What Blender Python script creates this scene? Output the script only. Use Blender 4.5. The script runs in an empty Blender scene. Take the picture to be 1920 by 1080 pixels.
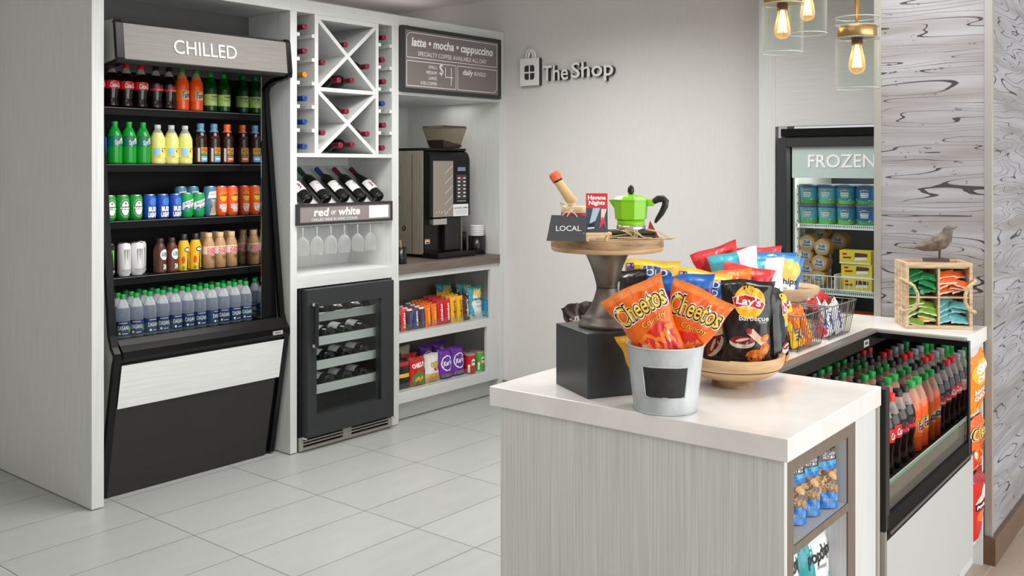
import bpy, bmesh, math, random
from mathutils import Matrix, Vector
SC = bpy.context.scene
COL = SC.collection
PI = math.pi
sin, cos = math.sin, math.cos
R = math.radians

# ------------------------------------------------------------------ camera
F, CX, HY, H = 1827.0, 960.0, 312.0, 1.53
TH = math.atan(1510 / F)                      # heading of the camera against the cabinet run
ROT = TH - math.atan(1425 / 1835.)            # the island stands 1.7 degrees off the cabinet run
cs, sn = cos(TH), sin(TH)
cam = bpy.data.cameras.new('camera')
cam.sensor_width = 36
cam.lens = F / 1920 * 36
cam.shift_y = -(540 - HY) / 1920
cam.clip_start = .05
co = bpy.data.objects.new('camera', cam)
COL.objects.link(co)
co.location = (0, 0, H)
fw = Vector((cs, sn, 0)); rt = Vector((sn, -cs, 0))
co.matrix_world = Matrix(((rt.x, 0, -fw.x, 0), (rt.y, 0, -fw.y, 0), (0, 1, 0, H), (0, 0, 0, 1)))
SC.camera = co

# ------------------------------------------------------------------ world, lights, exposure
SC.view_settings.view_transform = 'Standard'
SC.view_settings.look = 'None'
SC.view_settings.exposure = 0.0
SC.view_settings.gamma = 1
SC.view_settings.use_curve_mapping = False
SC.cycles.transparent_max_bounces = 24
SC.cycles.max_bounces = 8
W = bpy.data.worlds.new('room_light'); SC.world = W; W.use_nodes = True
bg = W.node_tree.nodes['Background']
bg.inputs[0].default_value = (.95, .985, 1.0, 1); bg.inputs[1].default_value = .68
def lamp(name, kind, loc, power, col=(1, .975, .95), size=1.0, size_y=None, rot=(0, 0, 0), spread=180):
    l = bpy.data.lights.new(name, kind); l.energy = power; l.color = col
    if kind == 'AREA': l.shape = 'RECTANGLE'; l.size = size; l.size_y = size_y or size; l.spread = R(spread)
    else: l.shadow_soft_size = size
    o = bpy.data.objects.new(name, l); COL.objects.link(o); o.location = loc; o.rotation_euler = rot
    return o
lamp('ceiling_panel', 'AREA', (3.2, 3.05, 2.63), 52, col=(1, .99, .975), size=1.7, size_y=1.0, spread=155)
lamp('ceiling_panel', 'AREA', (.9, 1.9, 2.63), 14, col=(1, .99, .975), size=1.5)
lamp('ceiling_panel', 'AREA', (3.3, 1.2, 2.63), 18, col=(1, .99, .975), size=1.4, size_y=.6, spread=150)
lamp('side_fill', 'AREA', (2.6, -2.9, 1.35), 165, col=(.97, .99, 1.0), size=6.5, size_y=2.3, rot=(R(90), 0, 0))  # added soft source for light from the right; no window known there
lamp('ceiling_fill', 'AREA', (3.7, 4.75, 2.45), 1.2, col=(1, .95, .93), size=2.2, size_y=.2, rot=(R(180), 0, 0))  # added uplight to brighten the ceiling over the cabinets; no cove strip known
lamp('wine_fridge_fill', 'AREA', (3.62, 4.36, .845), 1.4, size=.5, size_y=.1)  # added fill so the bottles read through the door; no fitting known
lamp('wine_fridge_fill', 'AREA', (3.312, 4.225, .5), 1.6, size=.6, size_y=.03, rot=(R(90), R(90), R(90)))  # added side strip to reach the lower racks
lamp('bay_fill', 'AREA', (4.5, 4.55, 1.95), 1.3, size=.8, size_y=.25)  # added fill to lift the dim coffee bay; no fixture known
lamp('bay_fill', 'AREA', (3.62, 4.30, 1.19), .45, size=.6, size_y=.08)  # added fill under the wine sign to brighten its bay
lamp('freezer_light', 'AREA', (4.93, 1.76, 1.63), 3.0, size=.1, size_y=.55)
lamp('freezer_light', 'AREA', (4.81, 2.055, 1.0), .2, size=1.2, size_y=.04, rot=(R(90), R(90), 0))

def aty(px, py, Y):
    r = (px - CX) / F; t = Y / (-r * cs + sn); return ((r * sn + cs) * t, Y, H - (py - HY) / F * t)
def atx(px, py, X):
    r = (px - CX) / F; t = X / (r * sn + cs); return (X, (-r * cs + sn) * t, H - (py - HY) / F * t)
def atz(px, py, z):
    d = -(py - HY) / F; t = (z - H) / d; r = (px - CX) / F; return ((r * sn + cs) * t, (-r * cs + sn) * t, z)
def atd(px, py, d):                           # a point d metres ahead of the camera
    r = (px - CX) / F; return ((r * sn + cs) * d, (-r * cs + sn) * d, H - (py - HY) / F * d)
ci, si = cos(ROT), sin(ROT)
def IW(u, v, z=0): return (u * ci - v * si, u * si + v * ci, z)
def WI(x, y, z=0): return (x * ci + y * si, -x * si + y * ci, z)
def face_cam(p): return math.atan2(-p[0], p[1])

# ------------------------------------------------------------------ materials
def lin(c): 
    c = c / 255
    return c / 12.92 if c <= .04045 else ((c + .055) / 1.055) ** 2.4
def rgb(c): return (lin(c[0]), lin(c[1]), lin(c[2]), 1)
MC = {}
def M(col, rough=.5, metal=0, spec=.5):
    k = ('p', tuple(col), rough, metal, spec)
    if k in MC: return MC[k]
    m = bpy.data.materials.new('paint_%02x%02x%02x' % tuple(int(x) for x in col)); m.use_nodes = True
    b = m.node_tree.nodes['Principled BSDF']
    b.inputs['Base Color'].default_value = rgb(col); b.inputs['Roughness'].default_value = rough
    b.inputs['Metallic'].default_value = metal; b.inputs['Specular IOR Level'].default_value = spec
    MC[k] = m; return m
def clear(col, fac=.3, rough=.08, tint=None, edge=.5, power=1.0):
    k = ('c', tuple(col), fac, rough, tint, edge, power)
    if k in MC: return MC[k]
    m = bpy.data.materials.new('clear_%02x%02x%02x' % tuple(int(x) for x in col)); m.use_nodes = True
    t = m.node_tree; b = t.nodes['Principled BSDF']; o = t.nodes['Material Output']
    b.inputs['Base Color'].default_value = rgb(col); b.inputs['Roughness'].default_value = rough
    tr = t.nodes.new('ShaderNodeBsdfTransparent'); tr.inputs[0].default_value = rgb(tint or (255, 255, 255))
    mx = t.nodes.new('ShaderNodeMixShader')
    lw = t.nodes.new('ShaderNodeLayerWeight'); lw.inputs[0].default_value = .25
    mr = t.nodes.new('ShaderNodeMapRange'); mr.inputs[3].default_value = fac; mr.inputs[4].default_value = min(1, fac + edge)
    pw = t.nodes.new('ShaderNodeMath'); pw.operation = 'POWER'; pw.inputs[1].default_value = power
    t.links.new(lw.outputs['Facing'], pw.inputs[0]); t.links.new(pw.outputs[0], mr.inputs[0])
    t.links.new(mr.outputs[0], mx.inputs[0]); t.links.new(tr.outputs[0], mx.inputs[1]); t.links.new(b.outputs[0], mx.inputs[2])
    t.links.new(mx.outputs[0], o.inputs[0])
    MC[k] = m; return m
def pane(fac=.04, col=(200, 225, 220), rough=.0):
    k = ('g', fac, col)
    if k in MC: return MC[k]
    m = bpy.data.materials.new('pane_glass'); m.use_nodes = True
    t = m.node_tree; t.nodes.remove(t.nodes['Principled BSDF']); o = t.nodes['Material Output']
    tr = t.nodes.new('ShaderNodeBsdfTransparent'); tr.inputs[0].default_value = rgb((245, 250, 248))
    gl = t.nodes.new('ShaderNodeBsdfGlossy'); gl.inputs['Roughness'].default_value = rough
    fr = t.nodes.new('ShaderNodeLayerWeight'); fr.inputs[0].default_value = .5
    pw = t.nodes.new('ShaderNodeMath'); pw.operation = 'POWER'; pw.inputs[1].default_value = 4.0
    ad = t.nodes.new('ShaderNodeMath'); ad.operation = 'MULTIPLY_ADD'; ad.inputs[1].default_value = .7; ad.inputs[2].default_value = fac
    t.links.new(fr.outputs['Facing'], pw.inputs[0])
    mx = t.nodes.new('ShaderNodeMixShader')
    t.links.new(pw.outputs[0], ad.inputs[0]); t.links.new(ad.outputs[0], mx.inputs[0])
    t.links.new(tr.outputs[0], mx.inputs[1]); t.links.new(gl.outputs[0], mx.inputs[2]); t.links.new(mx.outputs[0], o.inputs[0])
    MC[k] = m; return m
def noisy(name, c1, c2, scale=(1, 1, 1), nscale=20, detail=4, rough=.5, metal=0, bump=0, lo=.3, hi=.7, coord='Object', dist=0.0):
    k = ('n', name)
    if k in MC: return MC[k]
    m = bpy.data.materials.new(name); m.use_nodes = True
    t = m.node_tree; b = t.nodes['Principled BSDF']
    tc = t.nodes.new('ShaderNodeTexCoord'); mp = t.nodes.new('ShaderNodeMapping'); mp.inputs['Scale'].default_value = scale
    nz = t.nodes.new('ShaderNodeTexNoise'); nz.inputs['Scale'].default_value = nscale; nz.inputs['Detail'].default_value = detail
    nz.inputs['Distortion'].default_value = dist
    cr = t.nodes.new('ShaderNodeValToRGB')
    cr.color_ramp.elements[0].position = lo; cr.color_ramp.elements[1].position = hi
    cr.color_ramp.elements[0].color = rgb(c1); cr.color_ramp.elements[1].color = rgb(c2)
    t.links.new(tc.outputs[coord], mp.inputs[0]); t.links.new(mp.outputs[0], nz.inputs[0])
    t.links.new(nz.outputs[0], cr.inputs[0]); t.links.new(cr.outputs[0], b.inputs['Base Color'])
    b.inputs['Roughness'].default_value = rough; b.inputs['Metallic'].default_value = metal
    if bump:
        bp = t.nodes.new('ShaderNodeBump'); bp.inputs['Strength'].default_value = bump; bp.inputs['Distance'].default_value = .002
        t.links.new(nz.outputs[0], bp.inputs['Height']); t.links.new(bp.outputs[0], b.inputs['Normal'])
    MC[k] = m; return m
# off-white laminate with a fine vertical / horizontal grain
LAM = noisy('laminate_vertical_grain', (204, 206, 204), (219, 221, 219), (60, 60, 1.2), 3.0, 6, .45)
LAMH = noisy('laminate_horizontal_grain', (204, 206, 204), (219, 221, 219), (1.5, 1.5, 90), 3.0, 6, .45)
LAMI = noisy('laminate_island_grain', (196, 199, 195), (220, 222, 218), (80, 80, 1.0), 3.0, 6, .45)
GREYH = noisy('grey_woodgrain', (112, 108, 103), (132, 128, 122), (1.5, 1.5, 110), 3.0, 6, .4)
BROWN = noisy('taupe_laminate', (112, 101, 90), (134, 122, 110), (50, 50, 1.2), 3.0, 6, .45)
BROWNH = noisy('taupe_laminate_level', (98, 86, 78), (122, 110, 100), (2, 2, 60), 3.0, 6, .4)
STONE = noisy('white_quartz', (228, 226, 222), (240, 239, 236), (1, 1, 1), 9, 5, .18)
WALLM = noisy('wall_vinyl', (217, 215, 212), (221, 219, 216), (25, 25, 4), 3.0, 5, .6)
CEILM = noisy('ceiling_paint', (238, 230, 228), (241, 234, 232), (1, 1, 1), 4, 2, .8)
STEEL = noisy('brushed_steel', (138, 131, 116), (168, 160, 144), (60, 60, 2), 4, 4, .35, .35)
PEWTER = noisy('dark_pewter', (96, 90, 84), (150, 143, 134), (1, 1, 1), 12, 4, .38, .85)
GALV = noisy('galvanised_sheet', (176, 184, 186), (208, 214, 215), (1, 1, .5), 22, 6, .42, .2)
WOOD = noisy('light_wood', (176, 140, 98), (212, 180, 138), (1, 1, 7), 9, 4, .5)
WOODD = noisy('worn_wood', (120, 92, 62), (188, 152, 110), (1, 1, 5), 14, 6, .55)
CRATEM = noisy('pale_crate_wood', (178, 150, 116), (220, 198, 166), (2, 2, 14), 7, 5, .65)
ROPE = noisy('jute_rope', (176, 152, 112), (216, 196, 158), (1, 1, 1), 90, 4, .9)
BIRDM = noisy('weathered_wood', (74, 64, 55), (132, 119, 107), (1, 1, 1), 34, 6, .8)
BLK = M((22, 22, 23), .35); BLKM = M((40, 43, 44), .5); BLKG = M((13, 13, 14), .22, 0, .3); BLKS = noisy('charcoal_laminate', (33, 32, 29), (40, 39, 36), (1, 1, 60), 5, 4, .5)
WHT = M((240, 240, 238), .4); CHROME = M((210, 210, 208), .18, 1); BRASS = noisy('aged_brass', (168, 136, 88), (196, 166, 116), (1, 1, 1), 14, 3, .30, .9)
MIRROR = M((190, 192, 192), .02, 1)
RED = M((200, 24, 32), .35); GRN = M((20, 150, 66), .4)

# ------------------------------------------------------------------ mesh building
TC = {}
def tgeo(s, bold=0, shear=0, ext=0):
    k = (s, bold, shear, ext)
    if k in TC: return TC[k]
    c = bpy.data.curves.new('lettering', 'FONT'); c.body = s; c.size = 1; c.offset = bold; c.shear = shear; c.extrude = ext
    c.resolution_u = 3
    o = bpy.data.objects.new('lettering', c); me = bpy.data.meshes.new_from_object(o)
    vs = [tuple(v.co) for v in me.vertices]; fs = [tuple(p.vertices) for p in me.polygons]
    bpy.data.objects.remove(o); bpy.data.curves.remove(c); bpy.data.meshes.remove(me)
    x0 = min(v[0] for v in vs); x1 = max(v[0] for v in vs); y0 = min(v[1] for v in vs); y1 = max(v[1] for v in vs)
    TC[k] = ([((v[0] - x0) / (x1 - x0) - .5, (v[1] - y0) / (y1 - y0) - .5, v[2]) for v in vs], fs, (x1 - x0) / (y1 - y0))
    return TC[k]
def subdiv(vs, fs, maxlen):
    bm = bmesh.new(); bv = [bm.verts.new((v[0], v[1], 0)) for v in vs]
    for f in fs:
        try: bm.faces.new([bv[i] for i in f])
        except ValueError: pass
    for _ in range(4):
        bmesh.ops.triangulate(bm, faces=bm.faces[:])
        es = [e for e in bm.edges if e.calc_length() > maxlen]
        if not es: break
        bmesh.ops.subdivide_edges(bm, edges=es, cuts=1)
    bmesh.ops.triangulate(bm, faces=bm.faces[:])
    bm.verts.index_update()
    out = ([(v.co.x, v.co.y) for v in bm.verts], [tuple(v.index for v in f.verts) for f in bm.faces]); bm.free(); return out
def ellipse(cx, cy, rx, ry, n=20, rot=0):
    c, s = cos(rot), sin(rot)
    return [(cx + rx * cos(t) * c - ry * sin(t) * s, cy + rx * cos(t) * s + ry * sin(t) * c) for t in [2 * PI * i / n for i in range(n)]]

class MB:
    def __init__(s): s.v = []; s.f = []; s.mi = []; s.sm = []; s.mats = []
    def add(s, vs, fs, mat, smooth=False):
        if mat not in s.mats: s.mats.append(mat)
        k = s.mats.index(mat); n = len(s.v); s.v += [tuple(v) for v in vs]
        for f in fs: s.f.append(tuple(i + n for i in f)); s.mi.append(k); s.sm.append(smooth)
        return s
    def box(s, x0, x1, y0, y1, z0, z1, mat):
        vs = [(x, y, z) for x in (x0, x1) for y in (y0, y1) for z in (z0, z1)]
        return s.add(vs, [(0, 1, 3, 2), (4, 6, 7, 5), (0, 4, 5, 1), (2, 3, 7, 6), (0, 2, 6, 4), (1, 5, 7, 3)], mat)
    def obox(s, c, ax, hs, mat):               # oriented box: centre, three axes, half sizes
        c = Vector(c); A = [Vector(a).normalized() * h for a, h in zip(ax, hs)]
        vs = [c + A[0] * i + A[1] * j + A[2] * k for i in (-1, 1) for j in (-1, 1) for k in (-1, 1)]
        return s.add(vs, [(0, 1, 3, 2), (4, 6, 7, 5), (0, 4, 5, 1), (2, 3, 7, 6), (0, 2, 6, 4), (1, 5, 7, 3)], mat)
    def prism(s, poly, axis, a0, a1, mat, smooth=False):
        def p(q, a): return (a, q[0], q[1]) if axis == 'x' else (q[0], a, q[1]) if axis == 'y' else (q[0], q[1], a)
        n = len(poly); vs = [p(q, a0) for q in poly] + [p(q, a1) for q in poly]
        s.add(vs, [tuple(range(n)), tuple(range(2 * n - 1, n - 1, -1))], mat)
        return s.add(vs, [(i, (i + 1) % n, n + (i + 1) % n, n + i) for i in range(n)], mat, smooth)
    def lathe(s, prof, mat, seg=20, c=(0, 0, 0), smooth=True, cap=True, sx=1, sy=1):
        n = len(prof); vs = []
        for r, z in prof:
            for i in range(seg): a = 2 * PI * i / seg; vs.append((c[0] + r * cos(a) * sx, c[1] + r * sin(a) * sy, c[2] + z))
        fs = [(j * seg + i, j * seg + (i + 1) % seg, (j + 1) * seg + (i + 1) % seg, (j + 1) * seg + i) for j in range(n - 1) for i in range(seg)]
        s.add(vs, fs, mat, smooth)
        if cap:
            for j in (0, n - 1):
                if prof[j][0] > 1e-4: s.add(vs[j * seg:(j + 1) * seg], [tuple(range(seg))], mat)
        return s
    def tube(s, path, r, mat, seg=6, closed=False):
        P = [Vector(p) for p in path]; n = len(P); vs = []; rr = r if isinstance(r, (list, tuple)) else [r] * n
        up = None
        for i, p in enumerate(P):
            if closed: t = (P[(i + 1) % n] - P[i - 1]).normalized()
            else: t = (P[min(i + 1, n - 1)] - P[max(i - 1, 0)]).normalized()
            if up is None: up = Vector((0, 0, 1)) if abs(t.z) < .9 else Vector((1, 0, 0))
            a = t.cross(up)
            if a.length < 1e-5: a = t.orthogonal()
            a.normalize(); b = a.cross(t).normalized(); up = b
            for k in range(seg): g = 2 * PI * k / seg; vs.append(p + (a * cos(g) + b * sin(g)) * rr[i])
        m = n if closed else n - 1
        fs = [(i * seg + k, i * seg + (k + 1) % seg, ((i + 1) % n) * seg + (k + 1) % seg, ((i + 1) % n) * seg + k) for i in range(m) for k in range(seg)]
        s.add(vs, fs, mat, True)
        if not closed: s.add(vs, [tuple(range(seg)), tuple(range((n - 1) * seg, n * seg))], mat)
        return s
    def flat(s, poly, f3, mat, maxlen=None):
        vs, fs = poly, [tuple(range(len(poly)))]
        if maxlen: vs, fs = subdiv(vs, fs, maxlen)
        return s.add([f3(x, y) for x, y in vs], fs, mat)
    def text(s, t, f3, cx, cy, w, h, mat, bold=0, shear=0, rot=0, maxlen=None, bend=0):
        vs, fs, asp = tgeo(t, bold, shear)
        if h is None: h = w / asp
        if w is None: w = h * asp
        q = []
        c, sn_ = cos(rot), sin(rot)
        for v in vs:
            x, y = v[0] * w, v[1] * h + bend * (v[0] * 2) ** 2
            q.append((cx + x * c - y * sn_, cy + x * sn_ + y * c))
        if maxlen: q, fs = subdiv(q, fs, maxlen)
        return s.add([f3(x, y) for x, y in q], fs, mat)
    def text3(s, t, fr, w, h, ext, front, side, bold=0, shear=0):   # raised letters; fr maps (x, y, depth 0..1)
        vs, fs, asp = tgeo(t, bold, shear, .05)
        if w is None: w = h * asp
        if h is None: h = w / asp
        q = [fr(v[0] * w, v[1] * h, (v[2] / .05 * .5 + .5) * ext) for v in vs]
        for f in fs:
            zs = [vs[i][2] for i in f]
            s.add([q[i] for i in f], [tuple(range(len(f)))], front if min(zs) > .04 else side)
        return s
    def build(s, name, parent=None, bevel=0, kind=None):
        o0 = ORG.get(parent.name, (0, 0, 0)) if parent else (0, 0, 0)
        me = bpy.data.meshes.new(name)
        me.from_pydata([(v[0] - o0[0], v[1] - o0[1], v[2] - o0[2]) for v in s.v], [], s.f)
        for m in s.mats: me.materials.append(m)
        me.polygons.foreach_set('material_index', s.mi); me.polygons.foreach_set('use_smooth', s.sm)
        bm = bmesh.new(); bm.from_mesh(me); bmesh.ops.remove_doubles(bm, verts=bm.verts[:], dist=1e-6) if bevel else None
        bmesh.ops.recalc_face_normals(bm, faces=bm.faces[:]) if bevel else None
        bm.to_mesh(me); bm.free(); me.update()
        o = bpy.data.objects.new(name, me); COL.objects.link(o)
        ORG[o.name] = o0
        if parent: o.parent = parent
        if bevel:
            b = o.modifiers.new('edge', 'BEVEL'); b.width = bevel; b.segments = 2; b.limit_method = 'ANGLE'; b.angle_limit = R(40)
        if kind: o['kind'] = kind
        return o
ORG = {}
def thing(name, label, cat, org=(0, 0, 0), island=False, group=None, local=False):
    """Empty at the thing's base. Parts are written in the frame of the room (or of the island) and moved to the base;
    with local=True the parts are written around the origin."""
    o = bpy.data.objects.new(name, None); COL.objects.link(o); o.empty_display_size = .05
    o.location = IW(*org) if island else org
    if island: o.rotation_euler = (0, 0, ROT)
    ORG[o.name] = (0, 0, 0) if local else org
    return tag(o, label, cat, group)
def tag(o, label, cat, group=None):
    o['label'] = label; o['category'] = cat
    if group: o['group'] = group
    return o
def place(o, loc, rotz=0, lean=0, roll=0):
    o.rotation_mode = 'QUATERNION'
    o.location = loc
    o.rotation_quaternion = (Matrix.Rotation(rotz, 3, 'Z') @ Matrix.Rotation(lean, 3, 'X') @ Matrix.Rotation(roll, 3, 'Y')).to_quaternion()
    return o
def dup(root, label=None, group=None):
    r = root.copy(); COL.objects.link(r)
    if label: r['label'] = label
    if group: r['group'] = group
    for ch in list(root.children):
        c = ch.copy(); COL.objects.link(c); c.parent = r
        for g in list(ch.children):
            d = g.copy(); COL.objects.link(d); d.parent = c
    return r
FIRST = {}
def spawn(key, maker, label, loc, rotz=0, lean=0, roll=0, group=None):
    """the first of a kind is built, every further one is a copy with its own label"""
    if key not in FIRST: o = FIRST[key] = maker(); o['label'] = label
    else: o = dup(FIRST[key], label)
    if group: o['group'] = group
    elif 'group' in o: del o['group']
    return place(o, loc, rotz, lean, roll)
ORD = ['first', 'second', 'third', 'fourth', 'fifth', 'sixth', 'seventh', 'eighth', 'ninth', 'tenth', 'eleventh', 'twelfth', 'thirteenth', 'fourteenth']

# ------------------------------------------------------------------ room shell
def grid_floor(name, c1, c2, grout, bx, by, ox, oy, gw, stretch, rough=.35, off=0.0):
    m = bpy.data.materials.new(name); m.use_nodes = True
    t = m.node_tree; b = t.nodes['Principled BSDF']; tc = t.nodes.new('ShaderNodeTexCoord')
    mp = t.nodes.new('ShaderNodeMapping'); mp.inputs['Location'].default_value = (ox, oy, 0)
    br = t.nodes.new('ShaderNodeTexBrick'); br.offset = off; br.inputs['Scale'].default_value = 1
    br.inputs['Mortar Size'].default_value = gw; br.inputs['Mortar Smooth'].default_value = .1; br.inputs['Bias'].default_value = 0
    br.inputs['Brick Width'].default_value = bx; br.inputs['Row Height'].default_value = by
    br.inputs['Color1'].default_value = (.46, .46, .46, 1); br.inputs['Color2'].default_value = (.54, .54, .54, 1); br.inputs['Mortar'].default_value = (0, 0, 0, 1)
    m2 = t.nodes.new('ShaderNodeMapping'); m2.inputs['Scale'].default_value = stretch
    nz = t.nodes.new('ShaderNodeTexNoise'); nz.inputs['Scale'].default_value = 4; nz.inputs['Detail'].default_value = 7; nz.inputs['Roughness'].default_value = .6
    ad = t.nodes.new('ShaderNodeMix'); ad.data_type = 'RGBA'; ad.blend_type = 'ADD'; ad.inputs[0].default_value = .25
    cr = t.nodes.new('ShaderNodeValToRGB'); cr.color_ramp.elements[0].position = .42; cr.color_ramp.elements[1].position = .72
    cr.color_ramp.elements[0].color = rgb(c1); cr.color_ramp.elements[1].color = rgb(c2)
    mx = t.nodes.new('ShaderNodeMix'); mx.data_type = 'RGBA'; mx.inputs[7].default_value = rgb(grout)
    L = t.links.new
    L(tc.outputs['Object'], mp.inputs[0]); L(mp.outputs[0], br.inputs[0]); L(tc.outputs['Object'], m2.inputs[0]); L(m2.outputs[0], nz.inputs[0])
    L(br.outputs['Color'], ad.inputs[6]); L(nz.outputs[0], ad.inputs[7]); L(ad.outputs[2], cr.inputs[0])
    L(cr.outputs[0], mx.inputs[6]); L(br.outputs['Fac'], mx.inputs[0]); L(mx.outputs[2], b.inputs['Base Color'])
    b.inputs['Roughness'].default_value = rough
    return m
TILE = grid_floor('pale_floor_tile', (158, 161, 158), (176, 179, 176), (84, 84, 81), .645, .328, -2.275 + .645 * 10, -3.59 + .328 * 20, .0018, (.8, 4, 1))
PLANK = grid_floor('taupe_wood_floor', (150, 134, 118), (182, 168, 152), (196, 188, 178), .9, .16, 0, 0, .002, (1.2, 14, 1), .4, .4)
MB().box(-2.5, 6.5, 1.25, 6, -.05, 0, TILE).build('floor', kind='structure')
MB().box(-2.5, 8.5, -3, 1.25, -.05, 0, PLANK).build('floor_wood', kind='structure')
MB().box(-2.6, 8.5, -3, 6, 2.65, 2.7, CEILM).build('ceiling', kind='structure')
MB().box(4.985, 5.08, 2.2, 6, 0, 2.65, WALLM).build('wall_back', kind='structure')
MB().box(-2.5, 4.985, 5.22, 5.32, 0, 2.65, WALLM).build('wall_left', kind='structure')
MB().box(-2.6, -2.5, -3, 6, 0, 2.65, WALLM).build('light_block_wall', kind='structure')  # unseen wall, added to block outside light falling on the left cabinet panel
MB().box(4.97, 4.985, 2.25, 4.19, 0, .105, BROWN).build('baseboard_back', kind='structure')

# marbled wallpaper: contour lines of a stretched noise
def mural():
    m = bpy.data.materials.new('marbled_woodgrain_wallpaper'); m.use_nodes = True
    t = m.node_tree; b = t.nodes['Principled BSDF']; L = t.links.new
    tc = t.nodes.new('ShaderNodeTexCoord'); mp = t.nodes.new('ShaderNodeMapping'); mp.inputs['Scale'].default_value = (.8, .8, 8.6)
    n1 = t.nodes.new('ShaderNodeTexNoise'); n1.inputs['Scale'].default_value = 1.0; n1.inputs['Detail'].default_value = 2.2; n1.inputs['Distortion'].default_value = .25
    L(tc.outputs['Object'], mp.inputs[0]); L(mp.outputs[0], n1.inputs[0])
    def lines(k, w, off):
        a = t.nodes.new('ShaderNodeMath'); a.operation = 'MULTIPLY_ADD'; a.inputs[1].default_value = k; a.inputs[2].default_value = off
        f = t.nodes.new('ShaderNodeMath'); f.operation = 'FRACT'
        c = t.nodes.new('ShaderNodeMath'); c.operation = 'LESS_THAN'
        L(n1.outputs[0], a.inputs[0]); L(a.outputs[0], f.inputs[0]); L(f.outputs[0], c.inputs[0])
        if w is not None: c.inputs[1].default_value = w
        return c, f
    n2 = t.nodes.new('ShaderNodeTexNoise'); n2.inputs['Scale'].default_value = 2.2; L(mp.outputs[0], n2.inputs[0])
    wv = t.nodes.new('ShaderNodeMapRange'); wv.inputs[1].default_value = .4; wv.inputs[2].default_value = .7; wv.inputs[3].default_value = .055; wv.inputs[4].default_value = .11
    L(n2.outputs[0], wv.inputs[0])
    c1, f1 = lines(17, None, 0); L(wv.outputs[0], c1.inputs[1])
    base = t.nodes.new('ShaderNodeValToRGB'); e = base.color_ramp.elements
    e[0].position = .3; e[0].color = rgb((138, 135, 134)); e[1].position = .65; e[1].color = rgb((164, 165, 170))
    L(n2.outputs[0], base.inputs[0])
    sp = t.nodes.new('ShaderNodeTexNoise'); sp.inputs['Scale'].default_value = 26; sp.inputs['Detail'].default_value = 3
    m3 = t.nodes.new('ShaderNodeMapping'); m3.inputs['Scale'].default_value = (1, 1, 2.6); L(tc.outputs['Object'], m3.inputs[0]); L(m3.outputs[0], sp.inputs[0])
    g = t.nodes.new('ShaderNodeMath'); g.operation = 'GREATER_THAN'; g.inputs[1].default_value = .69; L(sp.outputs[0], g.inputs[0])
    mx0 = t.nodes.new('ShaderNodeMix'); mx0.data_type = 'RGBA'; mx0.inputs[7].default_value = rgb((104, 100, 100))
    L(base.outputs[0], mx0.inputs[6]); L(g.outputs[0], mx0.inputs[0])
    mx = t.nodes.new('ShaderNodeMix'); mx.data_type = 'RGBA'; mx.inputs[7].default_value = rgb((62, 58, 60))
    L(mx0.outputs[2], mx.inputs[6]); L(c1.outputs[0], mx.inputs[0]); L(mx.outputs[2], b.inputs['Base Color'])
    b.inputs['Roughness'].default_value = .7
    return m
MUR = mural()
TRIMG = M((168, 168, 160), .35, .3)
PU = 4.095
def isl(o): o.rotation_euler = (0, 0, ROT); return o
isl(MB().box(PU, 7.2, .843, 1.283, 0, 2.65, MUR).build('wall_pier', kind='structure'))
isl(MB().box(PU - .004, PU + .02, .839, .868, .1, 2.65, TRIMG).build('trim_1', bevel=.002, kind='structure'))
isl(MB().box(PU - .004, PU + .02, 1.258, 1.287, .1, 2.65, TRIMG).build('trim_2', bevel=.002, kind='structure'))
isl(MB().box(PU - .02, 7.2, .825, 1.0, 0, .105, noisy('brown_plinth', (92, 66, 44), (104, 78, 54), (3, 3, 30), 3, 4, .25)).build('baseboard_right', kind='structure'))

# ------------------------------------------------------------------ cabinet wall
Y0, YB = 4.193, 4.60
t = thing('alcove_surround', 'white wood-grain tall panel and header framing the open drinks cooler', 'cabinet', (2.145, 5.2, 0))
MB().box(2.145, 2.202, Y0, 5.2, .004, 2.425, LAM).build('side_panel', t, .0015)
MB().box(2.202, 3.23, Y0, 5.2, 2.356, 2.425, LAMH).build('top_panel', t, .0015)
MB().box(2.202, 3.23, 5.17, 5.2, 0, 2.356, M((52, 52, 52), .7)).build('back_panel', t)
MB().box(2.202, 3.23, 4.56, 4.58, 2.0, 2.3559, M((88, 87, 84), .7)).build('rear_rail', t)

t = thing('wine_cabinet', 'white tall wine cabinet with cross racks, display bay and wine fridge below', 'cabinet', (3.62, 4.6, 0))
MB().box(3.23, 3.274, Y0, YB, .004, 2.356, LAM).build('side_panel', t, .0015)
MB().box(3.966, 4.02, Y0, YB, .004, 2.356, LAM).build('side_panel', t, .0015)
MB().box(3.2301, 4.02, Y0, YB, 2.3562, 2.425, LAMH).build('top_panel', t, .0015)
MB().box(3.274, 3.966, YB - .02, YB, .004, 2.356, LAM).build('back_panel', t)
MB().box(3.274, 3.966, Y0, YB - .02, 1.58, 1.601, LAMH).build('shelf', t, .001)
MB().box(3.274, 3.966, Y0, YB - .02, .877, .944, LAMH).build('shelf', t, .001)
for x0, x1 in ((3.393, 3.418), (3.838, 3.86)): MB().box(x0, x1, Y0, YB - .02, 1.601, 2.356, LAM).build('divider', t, .001)
MB().box(3.418, 3.838, Y0 + .001, YB - .02, 1.941, 1.963, LAMH).build('shelf', t, .001)
MB().box(3.418, 3.838, Y0 + .001, YB - .02, 2.331, 2.356, LAMH).build('shelf', t, .001)
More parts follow.
